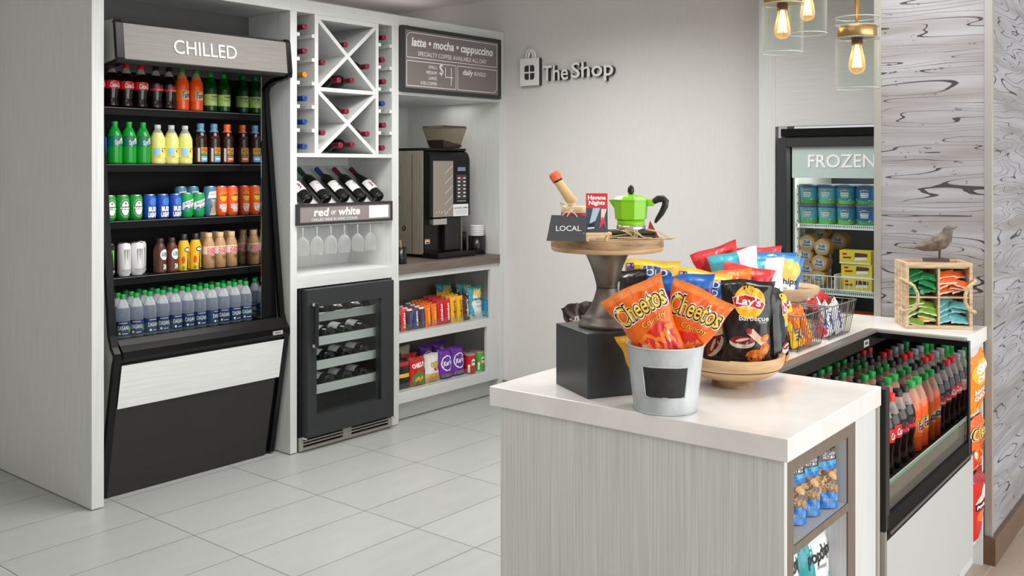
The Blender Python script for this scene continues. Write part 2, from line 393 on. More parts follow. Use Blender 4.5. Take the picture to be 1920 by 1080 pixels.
for z0, z1 in ((1.601, 1.941), (1.963, 2.331)):
    xa, xb = 3.418, 3.838; w = .011
    for sgn in (1, -1):
        dx, dz = xb - xa, (z1 - z0); L = math.hypot(dx, dz); nx, nz = -dz / L * w, dx / L * w
        za, zb = (z0, z1) if sgn > 0 else (z1, z0)
        nz_ = nz; nx_ = nx if sgn > 0 else -nx
        k = .02
        poly = [(xa, za + (w * L / dx if sgn > 0 else -w * L / dx)), (xa, za), (xa + w * L / dz, za), (xb, zb - (w * L / dx if sgn > 0 else -w * L / dx)), (xb, zb), (xb - w * L / dz, zb)]
        MB().prism(poly, 'y', Y0 + .002 + (.0005 if sgn > 0 else 0), YB - .02, LAM).build('cross_board', t, .0008)
for z in (2.236, 2.106, 1.978, 1.851, 1.724):
    for x0 in (3.274, 3.374, 3.86, 3.947): MB().box(x0, x0 + .019, Y0, YB - .02, z - .0095, z + .0095, LAM).build('cleat', t, .0008)
MB().prism([(4.215, 1.283), (4.575, 1.535), (4.575, 1.5), (4.215, 1.25)], 'x', 3.274, 3.966, LAM).build('slanted_shelf', t)
MB().box(3.274, 3.966, Y0 + .01, 4.4, 1.205, 1.215, LAMH).build('shelf', t)
for i in range(6):
    x = 3.425 + .1 * i
    for dx in (-.022, .014): MB().box(x + dx, x + dx + .008, 4.25, 4.45, 1.193, 1.205, M((180, 178, 172), .4)).build('glass_rail', t)

t = thing('coffee_cabinet', 'white cabinet housing the coffee machine bay and snack shelves', 'cabinet', (4.5, 5.1, 0))
MB().box(4.02, 4.945, Y0, 5.08, 2.356, 2.425, LAMH).build('top_panel', t, .0015)
MB().box(4.945, 4.984, Y0, 5.08, .004, 2.425, LAM).build('side_panel', t, .0015)
MB().box(4.02, 4.945, 5.062, 5.08, .95, 2.356, LAM).build('back_panel', t)
MB().box(4.0201, 4.033, YB, 5.06, .95, 2.356, LAM).build('side_panel', t)
MB().box(4.0201, 4.945, Y0 + .001, 5.06, 1.955, 1.973, LAMH).build('shelf', t, .001)
MB().box(4.0201, 4.945, Y0 + .03, Y0 + .05, 1.973, 2.356, LAM).build('fascia', t)
SNK = M((150, 142, 136), .6)
MB().box(4.0201, 4.945, YB, YB + .015, .1, .888, SNK).build('back_panel', t)
f = MB()
f.box(4.0201, 4.034, Y0 + .012, Y0 + .034, .117, .888, LAM)
f.box(4.864, 4.944, Y0 + .012, Y0 + .034, .53, .888, LAM); f.box(4.828, 4.944, Y0 + .012, Y0 + .034, .117, .53, LAM)
f.box(4.034, 4.864, Y0 + .012, Y0 + .034, .851, .888, LAMH); f.box(4.034, 4.8279, Y0 + .012, Y0 + .034, .478, .53, LAMH)
f.box(4.034, 4.8279, Y0 + .012, Y0 + .034, .117, .18, LAMH); f.build('face_frame', t, .001)
MB().box(4.0202, 4.944, Y0 + .034, YB, .512, .5299, LAMH).build('shelf', t)
MB().box(4.0202, 4.944, Y0 + .034, YB, .16, .1799, LAMH).build('shelf', t)
MB().box(4.0202, 4.944, Y0 + .075, Y0 + .09, .004, .117, LAMH).build('toe_kick', t)
for z in (.53, .18): MB().box(4.035, 4.862 if z > .3 else 4.827, Y0 + .024, Y0 + .026, z, z + .05, pane(.05)).build('front_rail', t)
t = thing('coffee_worktop', 'brown wood-grain worktop under the coffee machine', 'worktop', (4.5, 5.06, .888))
MB().box(4.0205, 4.9445, Y0 - .004, 5.06, .8885, .945, BROWNH).build('slab', t, .002)

# ------------------------------------------------------------------ open drinks cooler
t = cooler = thing('open_cooler', 'tall black open-front drinks cooler with grey CHILLED header', 'cooler', (2.72, 5.0, 0))
XL, XR, XM = 2.247, 3.19, 3.060
PROF = [(4.17, 2.196), (4.155, 2.178), (4.137, 2.02), (4.142, 1.995), (4.19, 1.985), (4.275, 1.972), (4.325, 1.95), (4.338, 1.92), (4.205, .76), (4.185, .712), (4.160, .685), (4.157, .655), (4.168, .632), (4.294, .01)]
def trim(x0, x1, name):
    n = len(PROF); inner = []
    for i, p in enumerate(PROF):
        a = PROF[max(i - 1, 0)]; b = PROF[min(i + 1, n - 1)]
        d = Vector((b[0] - a[0], b[1] - a[1])).normalized(); inner.append((p[0] - d.y * .022 * 1, p[1] + d.x * .022))
    q = MB()
    for i in range(n - 1): q.prism([PROF[i], PROF[i + 1], inner[i + 1], inner[i]], 'x', x0, x1, BLKG)
    q.build(name, t)
trim(XL - .012, XL + .022, 'edge_trim'); trim(XR - .018, XR + .012, 'edge_trim')
def side(x0, x1, mat, name):
    q = MB(); back = 4.95
    for i in range(len(PROF) - 1):
        a, b = PROF[i], PROF[i + 1]; q.add([(x, y, z) for x in (x0, x1) for (y, z) in ((a[0] + .012, a[1]), (b[0] + .012, b[1]), (back, b[1]), (back, a[1]))],
            [(0, 1, 2, 3), (4, 7, 6, 5), (0, 4, 5, 1), (2, 6, 7, 3), (1, 5, 6, 2), (0, 3, 7, 4)], mat)
    q.build(name, t)
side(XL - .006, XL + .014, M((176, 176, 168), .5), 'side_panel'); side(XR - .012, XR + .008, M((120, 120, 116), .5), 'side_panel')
MB().prism([(4.175, 2.19), (4.158, 2.178), (4.140, 2.012), (4.16, 2.0), (4.20, 2.0), (4.225, 2.165), (4.95, 2.165), (4.95, 2.19)], 'x', XL + .016, XR - .014, BLKM).build('header', t)
hd = [o for o in t.children if o.name.startswith('header')][0]
def hdr(x, z): return (x, 4.140 + .108 * (z - 2.012) - .0035, z)
MB().flat([(XL + .024, 2.178), (XR - .02, 2.178), (XR - .02, 2.016), (XL + .024, 2.016)], hdr, GREYH).build('header_panel', hd)
MB().text3('CHILLED', lambda x, y, d: (2.69 + x, 4.140 + .108 * (2.094 + y - 2.012) - .004 - d, 2.094 + y), .345, .066, .004, M((245, 245, 243), .5), M((245, 245, 243), .5), bold=.0).build('lettering', hd)
MB().box(XL + .016, XR - .014, 4.72, 4.95, .6, 2.165, M((9, 9, 9), .7)).build('back_panel', t)
MB().box(XM, XM + .004, 4.215, 4.72, .70, 2.16, MIRROR).build('mirror_panel', t)
MB().prism([(4.235, .70), (4.345, 1.95), (4.72, 1.95), (4.72, .70)], 'x', XM + .005, XR - .014, BLKG).build('side_liner', t)
MB().prism([(4.235, .70), (4.345, 1.95), (4.72, 1.95), (4.72, .70)], 'x', XL + .016, XL + .028, BLKG).build('side_liner', t)
for z, y in ((1.812, 4.42), (1.540, 4.405), (1.272, 4.375), (1.009, 4.335)):
    q = MB(); q.box(XL + .03, XM - .001, y, 4.72, z - .012, z, M((14, 14, 15), .5, 0, .2)); q.prism([(y, z + .003), (y - .014, z), (y - .018, z - .036), (y - .012, z - .038), (y - .004, z - .012)], 'x', XL + .03, XM - .001, M((10, 10, 11), .5, 0, .12))
    q.box(XL + .03, XM - .001, y - .0195, y - .0175, z - .004, z - .001, M((110, 110, 112), .3)); q.build('shelf', t)
MB().box(XL + .03, XM - .001, 4.215, 4.72, .705, .732, BLK).build('deck', t)
MB().prism([(4.20, .74), (4.178, .716), (4.152, .69), (4.150, .66), (4.165, .638), (4.30, .64), (4.30, .732), (4.214, .732)], 'x', XL + .022, XR - .018, BLKG).build('nose', t)
MB().box(XL + .03, XM, 4.214, 4.217, .735, .80, pane(.03)).build('glass_riser', t)
def incl(x, z, o=0): return (x, 4.167 + .2045 * (.634 - z) - o, z)
MB().prism([(4.168, .634), (4.297, .004), (4.95, .004), (4.95, .634)], 'x', XL + .022, 3.145, BLKS).build('base_panel', t)
bp = [o for o in t.children if o.name.startswith('base_panel')][0]
q = MB(); q.flat([(XL + .023, .628), (3.165, .628), (3.165, .425), (XL + .023, .425)], lambda x, z: incl(x, z, .006), noisy('white_woodgrain', (222, 225, 222), (238, 240, 237), (1.5, 1.5, 90), 3.0, 6, .45))
q.build('white_panel', bp)
MB().prism([(4.19, .6), (4.313, .004), (4.9, .004), (4.9, .6)], 'x', 3.15, XR - .02, BLKG).build('vent_slot', t)
q = MB(); q.box(3.085, 3.145, 4.144, 4.150, .66, .679, M((170, 170, 166), .4)); [q.box(x, x + .006, 4.1432, 4.144, .667, .673, BLKM) for x in (3.097, 3.106, 3.115, 3.124)]; q.build('maker_badge', t)
q = MB(); q.box(3.09, 3.10, 4.333, 4.336, 1.86, 1.94, M((190, 190, 186), .5)); q.box(3.09, 3.10, 4.333, 4.336, 1.945, 1.955, M((190, 190, 186), .5)); q.build('price_sticker', t)

# ------------------------------------------------------------------ drinks: one builder per kind
def cyl(r, e=.0006): return lambda x, z: ((r + e) * sin(x / r), -(r + e) * cos(x / r), z)
SODA = [(.72, 0), (.94, .02), (.97, .07), (.90, .17), (.86, .26), (.98, .37), (1, .42), (1, .60), (.96, .66), (.66, .78), (.44, .86), (.37, .885), (.37, .93)]
SLIM = [(.80, 0), (.97, .015), (1, .06), (1, .58), (.97, .66), (.70, .78), (.46, .86), (.38, .885), (.38, .93)]
WATER = [(.80, 0), (.97, .015), (1, .06), (.97, .10), (1, .14), (1, .42), (.95, .46), (1, .50), (1, .60), (.95, .68), (.66, .80), (.42, .875), (.38, .89), (.38, .93)]
TEA = [(.80, 0), (1, .02), (1, .50), (.97, .55), (1, .60), (.98, .68), (.72, .80), (.50, .85), (.48, .90), (.48, .93)]
SHAKE = [(.86, 0), (1, .02), (1, .62), (.94, .70), (.66, .83), (.52, .88), (.52, .93)]
def mk_bottle(name, cat, h, r, shape, liquid, headspace, capm, label=None, art=None, fill=.78, cap=(.42, .90, 1.0), seg=18, e=.0006):
    def go():
        t = thing(name, '', cat, local=True)
        P = [(a * r, b * h) for a, b in shape]
        zf = fill * h; lo = [p for p in P if p[1] <= zf]; hi = [p for p in P if p[1] > zf]
        q = MB()
        if hi and headspace is not None:
            a, b = lo[-1], hi[0]; k = (zf - a[1]) / (b[1] - a[1]); mid = (a[0] + (b[0] - a[0]) * k, zf)
            q.lathe(lo + [mid], liquid, seg); q.lathe([mid] + hi, headspace, seg, cap=False)
        else: q.lathe(P, liquid, seg)
        q.build('bottle_body', t)
        c = MB(); cr = cap[0] * r; c.lathe([(cr, cap[1] * h), (cr, cap[2] * h - .001), (cr * .93, cap[2] * h)], capm, seg); c.build('cap', t)
        if label:
            z0, z1, m = label; l = MB(); R0 = r * 1.012
            l.lathe([(R0, z0 * h), (R0, z1 * h)], m, 24, cap=False)
            if art: art(l, cyl(R0, e), h)
            l.build('label', t)
        return t
    return go
def mk_can(name, cat, h, r, m, art=None, top=None):
    def go():
        t = thing(name, '', cat, local=True)
        al = M((200, 202, 204), .25, .9)
        q = MB(); q.lathe([(r * .78, 0), (r * .82, .004), (r, .014), (r, h - .016), (r * .84, h - .003)], m, 22)
        if art: art(q, cyl(r, .0006), h)
        q.build('can_body', t)
        q = MB(); q.lathe([(r * .84, h - .0035), (r * .86, h), (r * .80, h), (r * .78, h - .003), (0.0001, h - .003)], top or al, 22); q.build('lid', t)
        q = MB(); q.box(-.006, .008, -.005, .005, h - .0028, h - .0012, al); q.build('pull_tab', t)
        return t
    return go
WH = M((246, 246, 244), .45); NAVY = M((26, 28, 84), .4); YEL = M((246, 204, 50), .4)
COLA = M((20, 9, 8), .1); COLAHI = clear((205, 196, 190), .30, .1)
CLR = clear((222, 226, 228), .30, .08)
LRED = M((206, 26, 34), .35); LORANGE = M((236, 106, 22), .35)
def a_coke(l, f, h):
    l.text('Coca-Cola', f, .008, h * .505, .062, .023, WH, .02, .35, maxlen=.008); l.flat([(-.02, h * .463), (.035, h * .468), (.035, h * .472), (-.02, h * .466)], f, WH, .006)
def a_zero(l, f, h):
    l.flat([(-.045, h * .43), (.045, h * .43), (.045, h * .475), (-.045, h * .475)], f, LRED, .006); l.text('Coca-Cola', f, .008, h * .515, .060, .022, M((236, 60, 60), .4), .02, .35, maxlen=.008)
    l.text('ZERO SUGAR', f, .008, h * .452, .036, .006, WH, maxlen=.008)
def a_fanta(l, f, h):
    l.flat(ellipse(.004, h * .37, .021, .022), lambda x, z: f(x, z), M((250, 170, 40), .4), .008)
    g = lambda e: (lambda x, z: tuple(v * (1 + e * (i < 2)) for i, v in enumerate(f(x, z))))
    l.text('Fanta', g(.01), .006, h * .375, .056, .034, WH, .06, .1, .12, .007); l.text('Fanta', g(.022), .006, h * .375, .052, .029, NAVY, .03, .1, .12, .007)
    l.text('NATURAL FLAVOR', f, .004, h * .285, .03, .005, WH, maxlen=.008); l.flat(ellipse(-.012, h * .445, .008, .004, 12, .6), g(.012), GRN, .006)
def a_ginger(l, f, h):
    l.text("Seagram's", f, .010, h * .40, .054, .018, M((24, 30, 20), .5), .01, maxlen=.008); l.flat([(-.034, h * .335), (.034, h * .335), (.034, h * .342), (-.034, h * .342)], f, M((60, 90, 30), .5), .006)
    l.text('GINGER ALE', f, .0, h * .305, .036, .007, M((60, 90, 30), .5), maxlen=.008)
def a_sprite(l, f, h):
    l.text('Sprite', f, .008, h * .51, .046, .030, WH, .05, .2, .2, .007); l.text('Sprite', lambda x, z: tuple(v * (1 + .01 * (i < 2)) for i, v in enumerate(f(x, z))), .008, h * .51, .041, .025, M((16, 84, 150), .4), .0, .2, .2, .007)
    l.flat(ellipse(.018, h * .585, .010, .006, 12, .7), f, YEL, .006)
def a_lemon(l, f, h):
    l.flat([(-.040, h * .20), (-.004, h * .20), (-.004, h * .415), (-.040, h * .415)], f, M((150, 200, 226), .4), .007)
    l.flat([(.004, h * .31), (.038, h * .31), (.038, h * .41), (.004, h * .41)], f, M((18, 18, 18), .4), .007)
    l.text('Minute', lambda x, z: tuple(v * (1 + .01 * (i < 2)) for i, v in enumerate(f(x, z))), .02, h * .382, .028, .010, WH, .02, maxlen=.007); l.text('Maid', lambda x, z: tuple(v * (1 + .01 * (i < 2)) for i, v in enumerate(f(x, z))), .02, h * .336, .022, .010, WH, .02, maxlen=.007)
    l.flat(ellipse(-.012, h * .20, .010, .008), f, M((246, 170, 40), .4), .007); l.flat(ellipse(.012, h * .205, .012, .008), f, M((238, 226, 190), .4), .007)
def a_tea(l, f, h):
    g = lambda x, z: tuple(v * (1 + .01 * (i < 2)) for i, v in enumerate(f(x, z)))
    l.flat([(-.016, h * .235), (.026, h * .235), (.026, h * .415), (-.016, h * .415)], f, M((232, 168, 46), .4), .007)
    l.text('GOLD', g, .005, h * .40, .022, .006, M((120, 40, 20), .4), maxlen=.007); l.text('PEAK', g, .005, h * .345, .036, .020, M((110, 36, 18), .4), .03, maxlen=.007)
    l.flat([(-.016, h * .235), (.026, h * .25), (.026, h * .27), (-.002, h * .295), (-.016, h * .27)], g, M((92, 128, 60), .4), .007)
    l.flat([(-.016, h * .07), (.026, h * .07), (.026, h * .21), (-.016, h * .21)], f, a_tea.m, .007); l.flat([(-.010, h * .125), (.020, h * .125), (.020, h * .15), (-.010, h * .15)], g, WH, .007)
    l.flat([(-.034, h * .07), (-.022, h * .07), (-.022, h * .40), (-.034, h * .40)], f, M((206, 200, 190), .4), .007)
a_tea.m = M((110, 170, 206), .4)
def a_power(l, f, h): [l.flat([(-.006, h * z), (.012, h * z), (.012, h * (z + .05)), (-.006, h * (z + .05))], f, WH, .008) for z in (.36, .46, .56)]
def a_core(l, f, h):
    g = lambda x, z: tuple(v * (1 + .012 * (i < 2)) for i, v in enumerate(f(x, z)))
    l.flat(ellipse(.006, h * .53, .022, .026), f, WH, .007); l.text('CORE', g, .006, h * .555, .032, .014, M((30, 24, 22), .4), .03, maxlen=.007); l.text('POWER', g, .006, h * .49, .032, .010, M((30, 24, 22), .4), .0, maxlen=.007)
    l.text('26', f, .010, h * .19, .022, .022, WH, .04, maxlen=.007); l.text('PROTEIN', f, .010, h * .10, .024, .005, WH, maxlen=.007)
def a_armor(l, f, h):
    g = lambda e: (lambda x, z: tuple(v * (1 + e * (i < 2)) for i, v in enumerate(f(x, z))))
    l.flat([(-.002, h * .03), (.022, h * .03), (.026, h * .5), (.004, h * .5)], f, M((20, 20, 20), .4), .007)
    l.text('BODYARMOR', g(.012), .012, h * .28, h * .42, .012, YEL, .03, 0, PI / 2, .007); l.flat(ellipse(.002, h * .58, .016, .012), f, M((20, 20, 20), .4), .006)
    l.flat(ellipse(.002, h * .58, .012, .007), g(.014), WH, .006); l.flat(ellipse(-.018, h * .30, .009, .018), f, M((214, 84, 40), .4), .006); l.flat(ellipse(-.018, h * .08, .008, .010), f, M((90, 150, 60), .4), .006)
def a_dunk(l, f, h):
    l.text('DUNKIN', f, .006, h * .545, .058, .018, M((238, 110, 30), .4), .04, maxlen=.007); l.text('DONUTS', f, .006, h * .455, .058, .018, M((214, 40, 130), .4), .04, maxlen=.007)
    l.text('ICED', f, .012, h * .31, .030, .013, M((84, 46, 24), .4), .03, maxlen=.007); l.text('COFFEE', f, .012, h * .24, .026, .006, M((84, 46, 24), .4), maxlen=.007)
def a_water(l, f, h):
    g = lambda e: (lambda x, z: tuple(v * (1 + e * (i < 2)) for i, v in enumerate(f(x, z))))
    l.text('DASANI', f, .0, h * .255, .052, .019, WH, .0, maxlen=.007); l.flat(ellipse(.038, h * .22, .009, .015, 14, -.4), f, M((70, 176, 60), .4), .006); l.flat(ellipse(.044, h * .345, .006, .006), f, M((110, 170, 220), .4), .006)
    l.flat([(-.02, h * .11), (-.011, h * .11), (-.011, h * .155), (-.02, h * .155)], f, WH, .006); l.flat([(-.004, h * .12), (.022, h * .12), (.022, h * .132), (-.004, h * .132)], f, WH, .006)
    l.flat([(-.02, h * .36), (.02, h * .36), (.02, h * .368), (-.02, h * .368)], f, WH, .006)
def g_(f, e): return lambda x, z: tuple(v * (1 + e * (i < 2)) for i, v in enumerate(f(x, z)))
def a_heine(q, f, h):
    q.flat(ellipse(0, h * .48, .028, .044), f, M((150, 200, 150), .4), .007); q.flat(ellipse(0, h * .48, .025, .040), g_(f, .01), M((20, 120, 50), .35), .007)
    q.flat(ellipse(0, h * .48, .019, .034), g_(f, .016), WH, .007); q.flat([(-.03, h * .42), (.03, h * .42), (.03, h * .55), (-.03, h * .55)], g_(f, .02), M((20, 120, 50), .35), .007)
    q.text('Heineken', g_(f, .03), .0, h * .485, .05, .012, WH, .03, maxlen=.007)
    st = [((.008 if k % 2 == 0 else .0035) * sin(k * PI / 5), h * .665 + (.008 if k % 2 == 0 else .0035) * cos(k * PI / 5)) for k in range(10)]
    q.flat(st, g_(f, .03), LRED, .006)
def a_bud(q, f, h):
    q.text('BUD', f, .0, h * .40, .042, .024, WH, .06, maxlen=.007); q.text('LIGHT', f, .0, h * .17, .046, .024, WH, .06, maxlen=.007)
    q.flat(ellipse(.004, h * .70, .018, .020), f, M((60, 126, 200), .35), .007)
def a_rock(q, f, h):
    q.flat([(-.04, h * .30), (.038, h * .48), (.038, h * .80), (-.04, h * .60)], f, WH, .007); q.text('ROLLING', g_(f, .012), -.001, h * .60, .052, .014, NAVY, .02, 0, .28, .007)
    q.text('ROCK', g_(f, .012), .012, h * .46, .032, .012, NAVY, .02, 0, .28, .007); q.flat(ellipse(-.018, h * .34, .011, .013), g_(f, .012), M((70, 130, 170), .4), .007)
def a_shock(q, f, h):
    q.text('SHOCK', f, .0, h * .33, .046, .022, WH, .04, 0, .05, .007); q.text('TOP', f, .002, h * .20, .032, .020, WH, .05, 0, .05, .007)
    q.flat([(-.022, h * .66)] + [(.022 * cos(a), h * .66 - .026 * sin(a)) for a in [PI * (1 - k / 10) for k in range(11)]], f, M((246, 190, 30), .4), .007)
    for k in range(7): a = PI * (.15 + .7 * k / 6); q.flat([(.020 * cos(a) - .002, h * .67 + .012 * sin(a)), (.020 * cos(a) + .002, h * .67 + .012 * sin(a)), (.030 * cos(a), h * .67 + .030 * sin(a))], f, M((246, 200, 60), .4))
    q.flat([(-.018, h * .655), (.018, h * .70), (.018, h * .715), (-.018, h * .675)], g_(f, .01), M((70, 40, 24), .4), .007); q.text('BELGIAN WHITE', f, 0, h * .08, .04, .005, M((120, 40, 20), .4), maxlen=.007)
def a_drawn(q, f, h):
    q.flat([(-.03, h * .60), (.026, h * .62), (.022, h * .84), (-.02, h * .82)], f, M((236, 232, 222), .5), .007); q.flat([(-.02, h * .05), (.022, h * .05), (.008, h * .34), (.012, h * .56), (-.012, h * .56), (-.006, h * .34)], f, M((206, 180, 140), .5), .007)
    for k in range(5): q.flat([(-.014 + .007 * k, h * .10), (-.012 + .007 * k, h * .10), (-.008 + .004 * k, h * .5), (-.0095 + .004 * k, h * .5)], g_(f, .01), M((70, 56, 40), .5), .01)
    for k in range(3): q.flat([(-.014, h * (.69 + .035 * k)), (.012, h * (.70 + .035 * k)), (.012, h * (.712 + .035 * k)), (-.014, h * (.702 + .035 * k))], g_(f, .01), M((150, 120, 108), .5), .008)
def a_mon(cl, tx):
    def go(q, f, h):
        for k, (x, w, l) in enumerate(((-.011, .004, .55), (0, .0045, .42), (.011, .004, .60))): q.flat([(x - w, h * .80), (x + w, h * .82), (x + w * .5, h * .55), (x + .001, h * (.86 - l)), (x - w * .6, h * .60)], f, cl, .02)
        q.text('MONSTER', f, .0, h * .17, .048, .011, tx, .0, maxlen=.007); q.text('ENERGY', f, .0, h * .105, .026, .005, tx, maxlen=.007)
    return go
CAPG = M((20, 146, 62), .4); CAPK = M((18, 18, 18), .4); CAPR = M((210, 26, 34), .4)
KIND = {
 'coke': mk_bottle('cola_bottle', 'soda bottle', .216, .0345, SODA, COLA, COLAHI, CAPR, (.42, .60, LRED), a_coke),
 'zero': mk_bottle('cola_bottle', 'soda bottle', .216, .0345, SODA, COLA, COLAHI, CAPK, (.42, .58, M((20, 16, 16), .35)), a_zero),
 'fanta': mk_bottle('orange_soda_bottle', 'soda bottle', .216, .0355, SLIM, M((232, 82, 18), .12), clear((236, 170, 120), .45), CAPG, (.24, .50, LORANGE), a_fanta, .76),
 'ginger': mk_bottle('ginger_ale_bottle', 'soda bottle', .205, .0345, SLIM, clear((16, 66, 22), .72, .08, (90, 170, 90)), clear((20, 90, 34), .6, .08, (110, 190, 110)), CAPG, (.17, .46, M((176, 204, 112), .4)), a_ginger),
 'sprite': mk_bottle('lemon_lime_soda_bottle', 'soda bottle', .206, .0355, SLIM, clear((30, 176, 60), .62, .08, (90, 230, 110)), clear((40, 190, 80), .5, .08, (110, 240, 130)), CAPG, (.42, .66, M((10, 112, 84), .35)), a_sprite, .74),
 'lemonade': mk_bottle('lemonade_bottle', 'juice bottle', .197, .037, SLIM, M((224, 222, 132), .15), CLR, clear((230, 232, 226), .6), (.17, .46, M((244, 226, 70), .4)), a_lemon, .80),
 'power': mk_bottle('sports_drink_bottle', 'sports drink bottle', .19, .035, SLIM, clear((30, 60, 150), .7), CLR, CAPK, (.28, .66, M((30, 80, 180), .4)), a_power),
 'core': mk_bottle('protein_shake_bottle', 'shake bottle', .168, .030, SHAKE, M((86, 44, 30), .35), None, M((54, 30, 24), .4), (.02, .70, M((90, 46, 32), .35)), a_core, cap=(.60, .86, 1.0)),
 'armor': mk_bottle('sports_drink_bottle', 'sports drink bottle', .182, .030, SHAKE, M((236, 180, 30), .35), None, CAPK, (.02, .66, M((240, 186, 34), .35)), a_armor, cap=(.66, .82, 1.0)),
 'dunk': mk_bottle('iced_coffee_bottle', 'coffee bottle', .182, .0315, SHAKE, M((190, 150, 108), .25), None, M((214, 180, 140), .45), (.40, .62, M((240, 226, 216), .4)), a_dunk, cap=(.60, .87, 1.0)),
 'water': mk_bottle('water_bottle', 'water bottle', .205, .0315, WATER, clear((228, 235, 243), .13, .04, (226, 234, 243), .40, 1.6), clear((236, 240, 244), .32, .05, None, .45, 1.4), CAPG, (.07, .40, M((24, 46, 92), .35)), a_water, .70, e=.0005),
 'heine': mk_can('beer_can', 'beer can', .121, .032, M((28, 150, 56), .3), a_heine),
 'bud': mk_can('beer_can', 'beer can', .121, .032, M((24, 76, 176), .3), a_bud),
 'rock': mk_can('beer_can', 'beer can', .124, .032, M((30, 160, 80), .3), a_rock),
 'shock': mk_can('beer_can', 'beer can', .156, .032, M((236, 96, 40), .35), a_shock),
 'drawn': mk_can('beer_can', 'beer can', .156, .032, M((72, 130, 160), .35), a_drawn),
 'monw': mk_can('energy_drink_can', 'energy drink can', .157, .031, M((226, 226, 226), .35), a_mon(M((140, 140, 142), .4), M((120, 120, 122), .4))),
 'monb': mk_can('energy_drink_can', 'energy drink can', .157, .031, M((18, 20, 18), .35), a_mon(M((120, 220, 30), .4), WH)),
}
def mk_tea(c):
    def go():
        a_tea.m = M((110, 170, 206), .4) if c == 'b' else M((190, 100, 60), .4); cm = M((92, 140, 166), .4) if c == 'b' else M((224, 100, 42), .4)
        t = mk_bottle('iced_tea_bottle', 'tea bottle', .212, .034, TEA, M((42, 14, 8), .12), None, cm, (.05, .42, M((70, 40, 26), .4)), a_tea, .95, cap=(.56, .89, 1.0))()
        q = MB(); q.lathe([(.034 * .74, .212 * .795), (.034 * .53, .212 * .85), (.034 * .51, .212 * .89)], cm, 18, cap=False); q.build('neck_wrap', t)
        return t
    return go
KIND['teab'] = mk_tea('b'); KIND['teao'] = mk_tea('o')
rng = random.Random(4)
def shelf_row(items, z, y, what):
    for k, x, lab in items: spawn(k, KIND[k], lab, (x, y, z), rng.uniform(-.06, .06), group=what)
G1 = 'drinks on the top shelf of the cooler'
shelf_row([('coke', 2.309, 'red-labelled cola bottle half hidden at the far left of the top cooler shelf'), ('coke', 2.382, 'red-labelled cola bottle, first fully seen on the top cooler shelf'),
  ('coke', 2.456, 'red-labelled cola bottle in the middle of three on the top cooler shelf'), ('coke', 2.532, 'red-labelled cola bottle directly beside the black-capped colas on the top shelf'),
  ('zero', 2.612, 'black-capped cola bottle next to the red-capped colas on the top shelf'), ('zero', 2.684, 'black-capped cola bottle next to the orange sodas on the top shelf'),
  ('fanta', 2.757, 'orange soda bottle beside the black-capped colas on the top shelf'), ('fanta', 2.838, 'orange soda bottle beside the green ginger ales on the top shelf'),
  ('ginger', 2.922, 'dark green ginger ale bottle beside the orange sodas'), ('ginger', 3.003, 'dark green ginger ale bottle beside the mirrored side of the cooler')], 1.812, 4.462, G1)
G2 = 'drinks on the second shelf of the cooler'
shelf_row([('power', 2.309, 'blue-labelled drink bottle half hidden at the far left of the second cooler shelf'),
  ('sprite', 2.388, 'bright green soda bottle, first of three from the left on the second shelf'), ('sprite', 2.461, 'bright green soda bottle, middle of three on the second shelf'), ('sprite', 2.534, 'bright green soda bottle beside the pale lemonades'),
  ('lemonade', 2.613, 'pale yellow lemonade bottle beside the green sodas'), ('lemonade', 2.688, 'pale yellow lemonade bottle, middle of three'), ('lemonade', 2.765, 'pale yellow lemonade bottle beside the dark iced teas'),
  ('teab', 2.854, 'dark iced tea bottle with blue cap beside the lemonades'), ('teab', 2.933, 'dark iced tea bottle with blue cap, middle of the three teas'), ('teao', 3.013, 'dark iced tea bottle with orange cap')], 1.540, 4.447, G2)
G3 = 'beer cans on the third shelf of the cooler'
shelf_row([('heine', 2.345, 'green beer can with white oval, leftmost on the cooler shelf'), ('heine', 2.412, 'green beer can with white oval, middle of three'), ('heine', 2.480, 'green beer can with white oval beside the blue beer cans'),
  ('bud', 2.553, 'blue beer can beside the green oval cans'), ('bud', 2.622, 'blue beer can, middle of three'), ('bud', 2.692, 'blue beer can beside the green cans with white band'),
  ('rock', 2.758, 'green beer can with slanting white band beside the blue cans'), ('rock', 2.824, 'green beer can with slanting white band beside the tall drawn can'),
  ('drawn', 2.892, 'tall pale blue beer can with a hand-drawn picture'), ('shock', 2.957, 'tall orange beer can beside the pale blue can'), ('shock', 3.024, 'tall orange beer can beside the mirrored cooler side')], 1.272, 4.42, G3)
shelf_row([('drawn', 2.765, 'tall blue-topped beer can behind the first banded green can'), ('drawn', 2.835, 'tall blue-topped beer can behind the second banded green can')], 1.272, 4.488, G3)
G4 = 'drinks on the fourth shelf of the cooler'
shelf_row([('monb', 2.318, 'black energy drink can with green claw, half hidden at the far left'), ('monw', 2.398, 'white energy drink can, first of three from the left'), ('monw', 2.464, 'white energy drink can, second of three'),
  ('core', 2.585, 'brown protein shake bottle beside the white cans'), ('core', 2.648, 'brown protein shake bottle beside the yellow drinks'), ('armor', 2.714, 'yellow and black sports drink beside the brown shakes'), ('armor', 2.780, 'yellow and black sports drink beside the iced coffees'),
  ('dunk', 2.856, 'tan iced coffee bottle beside the yellow sports drinks'), ('dunk', 2.923, 'tan iced coffee bottle, middle of the front three'), ('dunk', 2.992, 'tan iced coffee bottle beside the mirrored cooler side')], 1.009, 4.378, G4)
shelf_row([('monw', 2.515, 'white energy drink can set back behind the other two, beside the brown shakes'), ('dunk', 2.872, 'tan iced coffee bottle in the second row behind the first'), ('dunk', 2.94, 'tan iced coffee bottle in the second row behind the middle one'), ('dunk', 3.01, 'tan iced coffee bottle in the second row behind the last one')], 1.009, 4.444, G4)
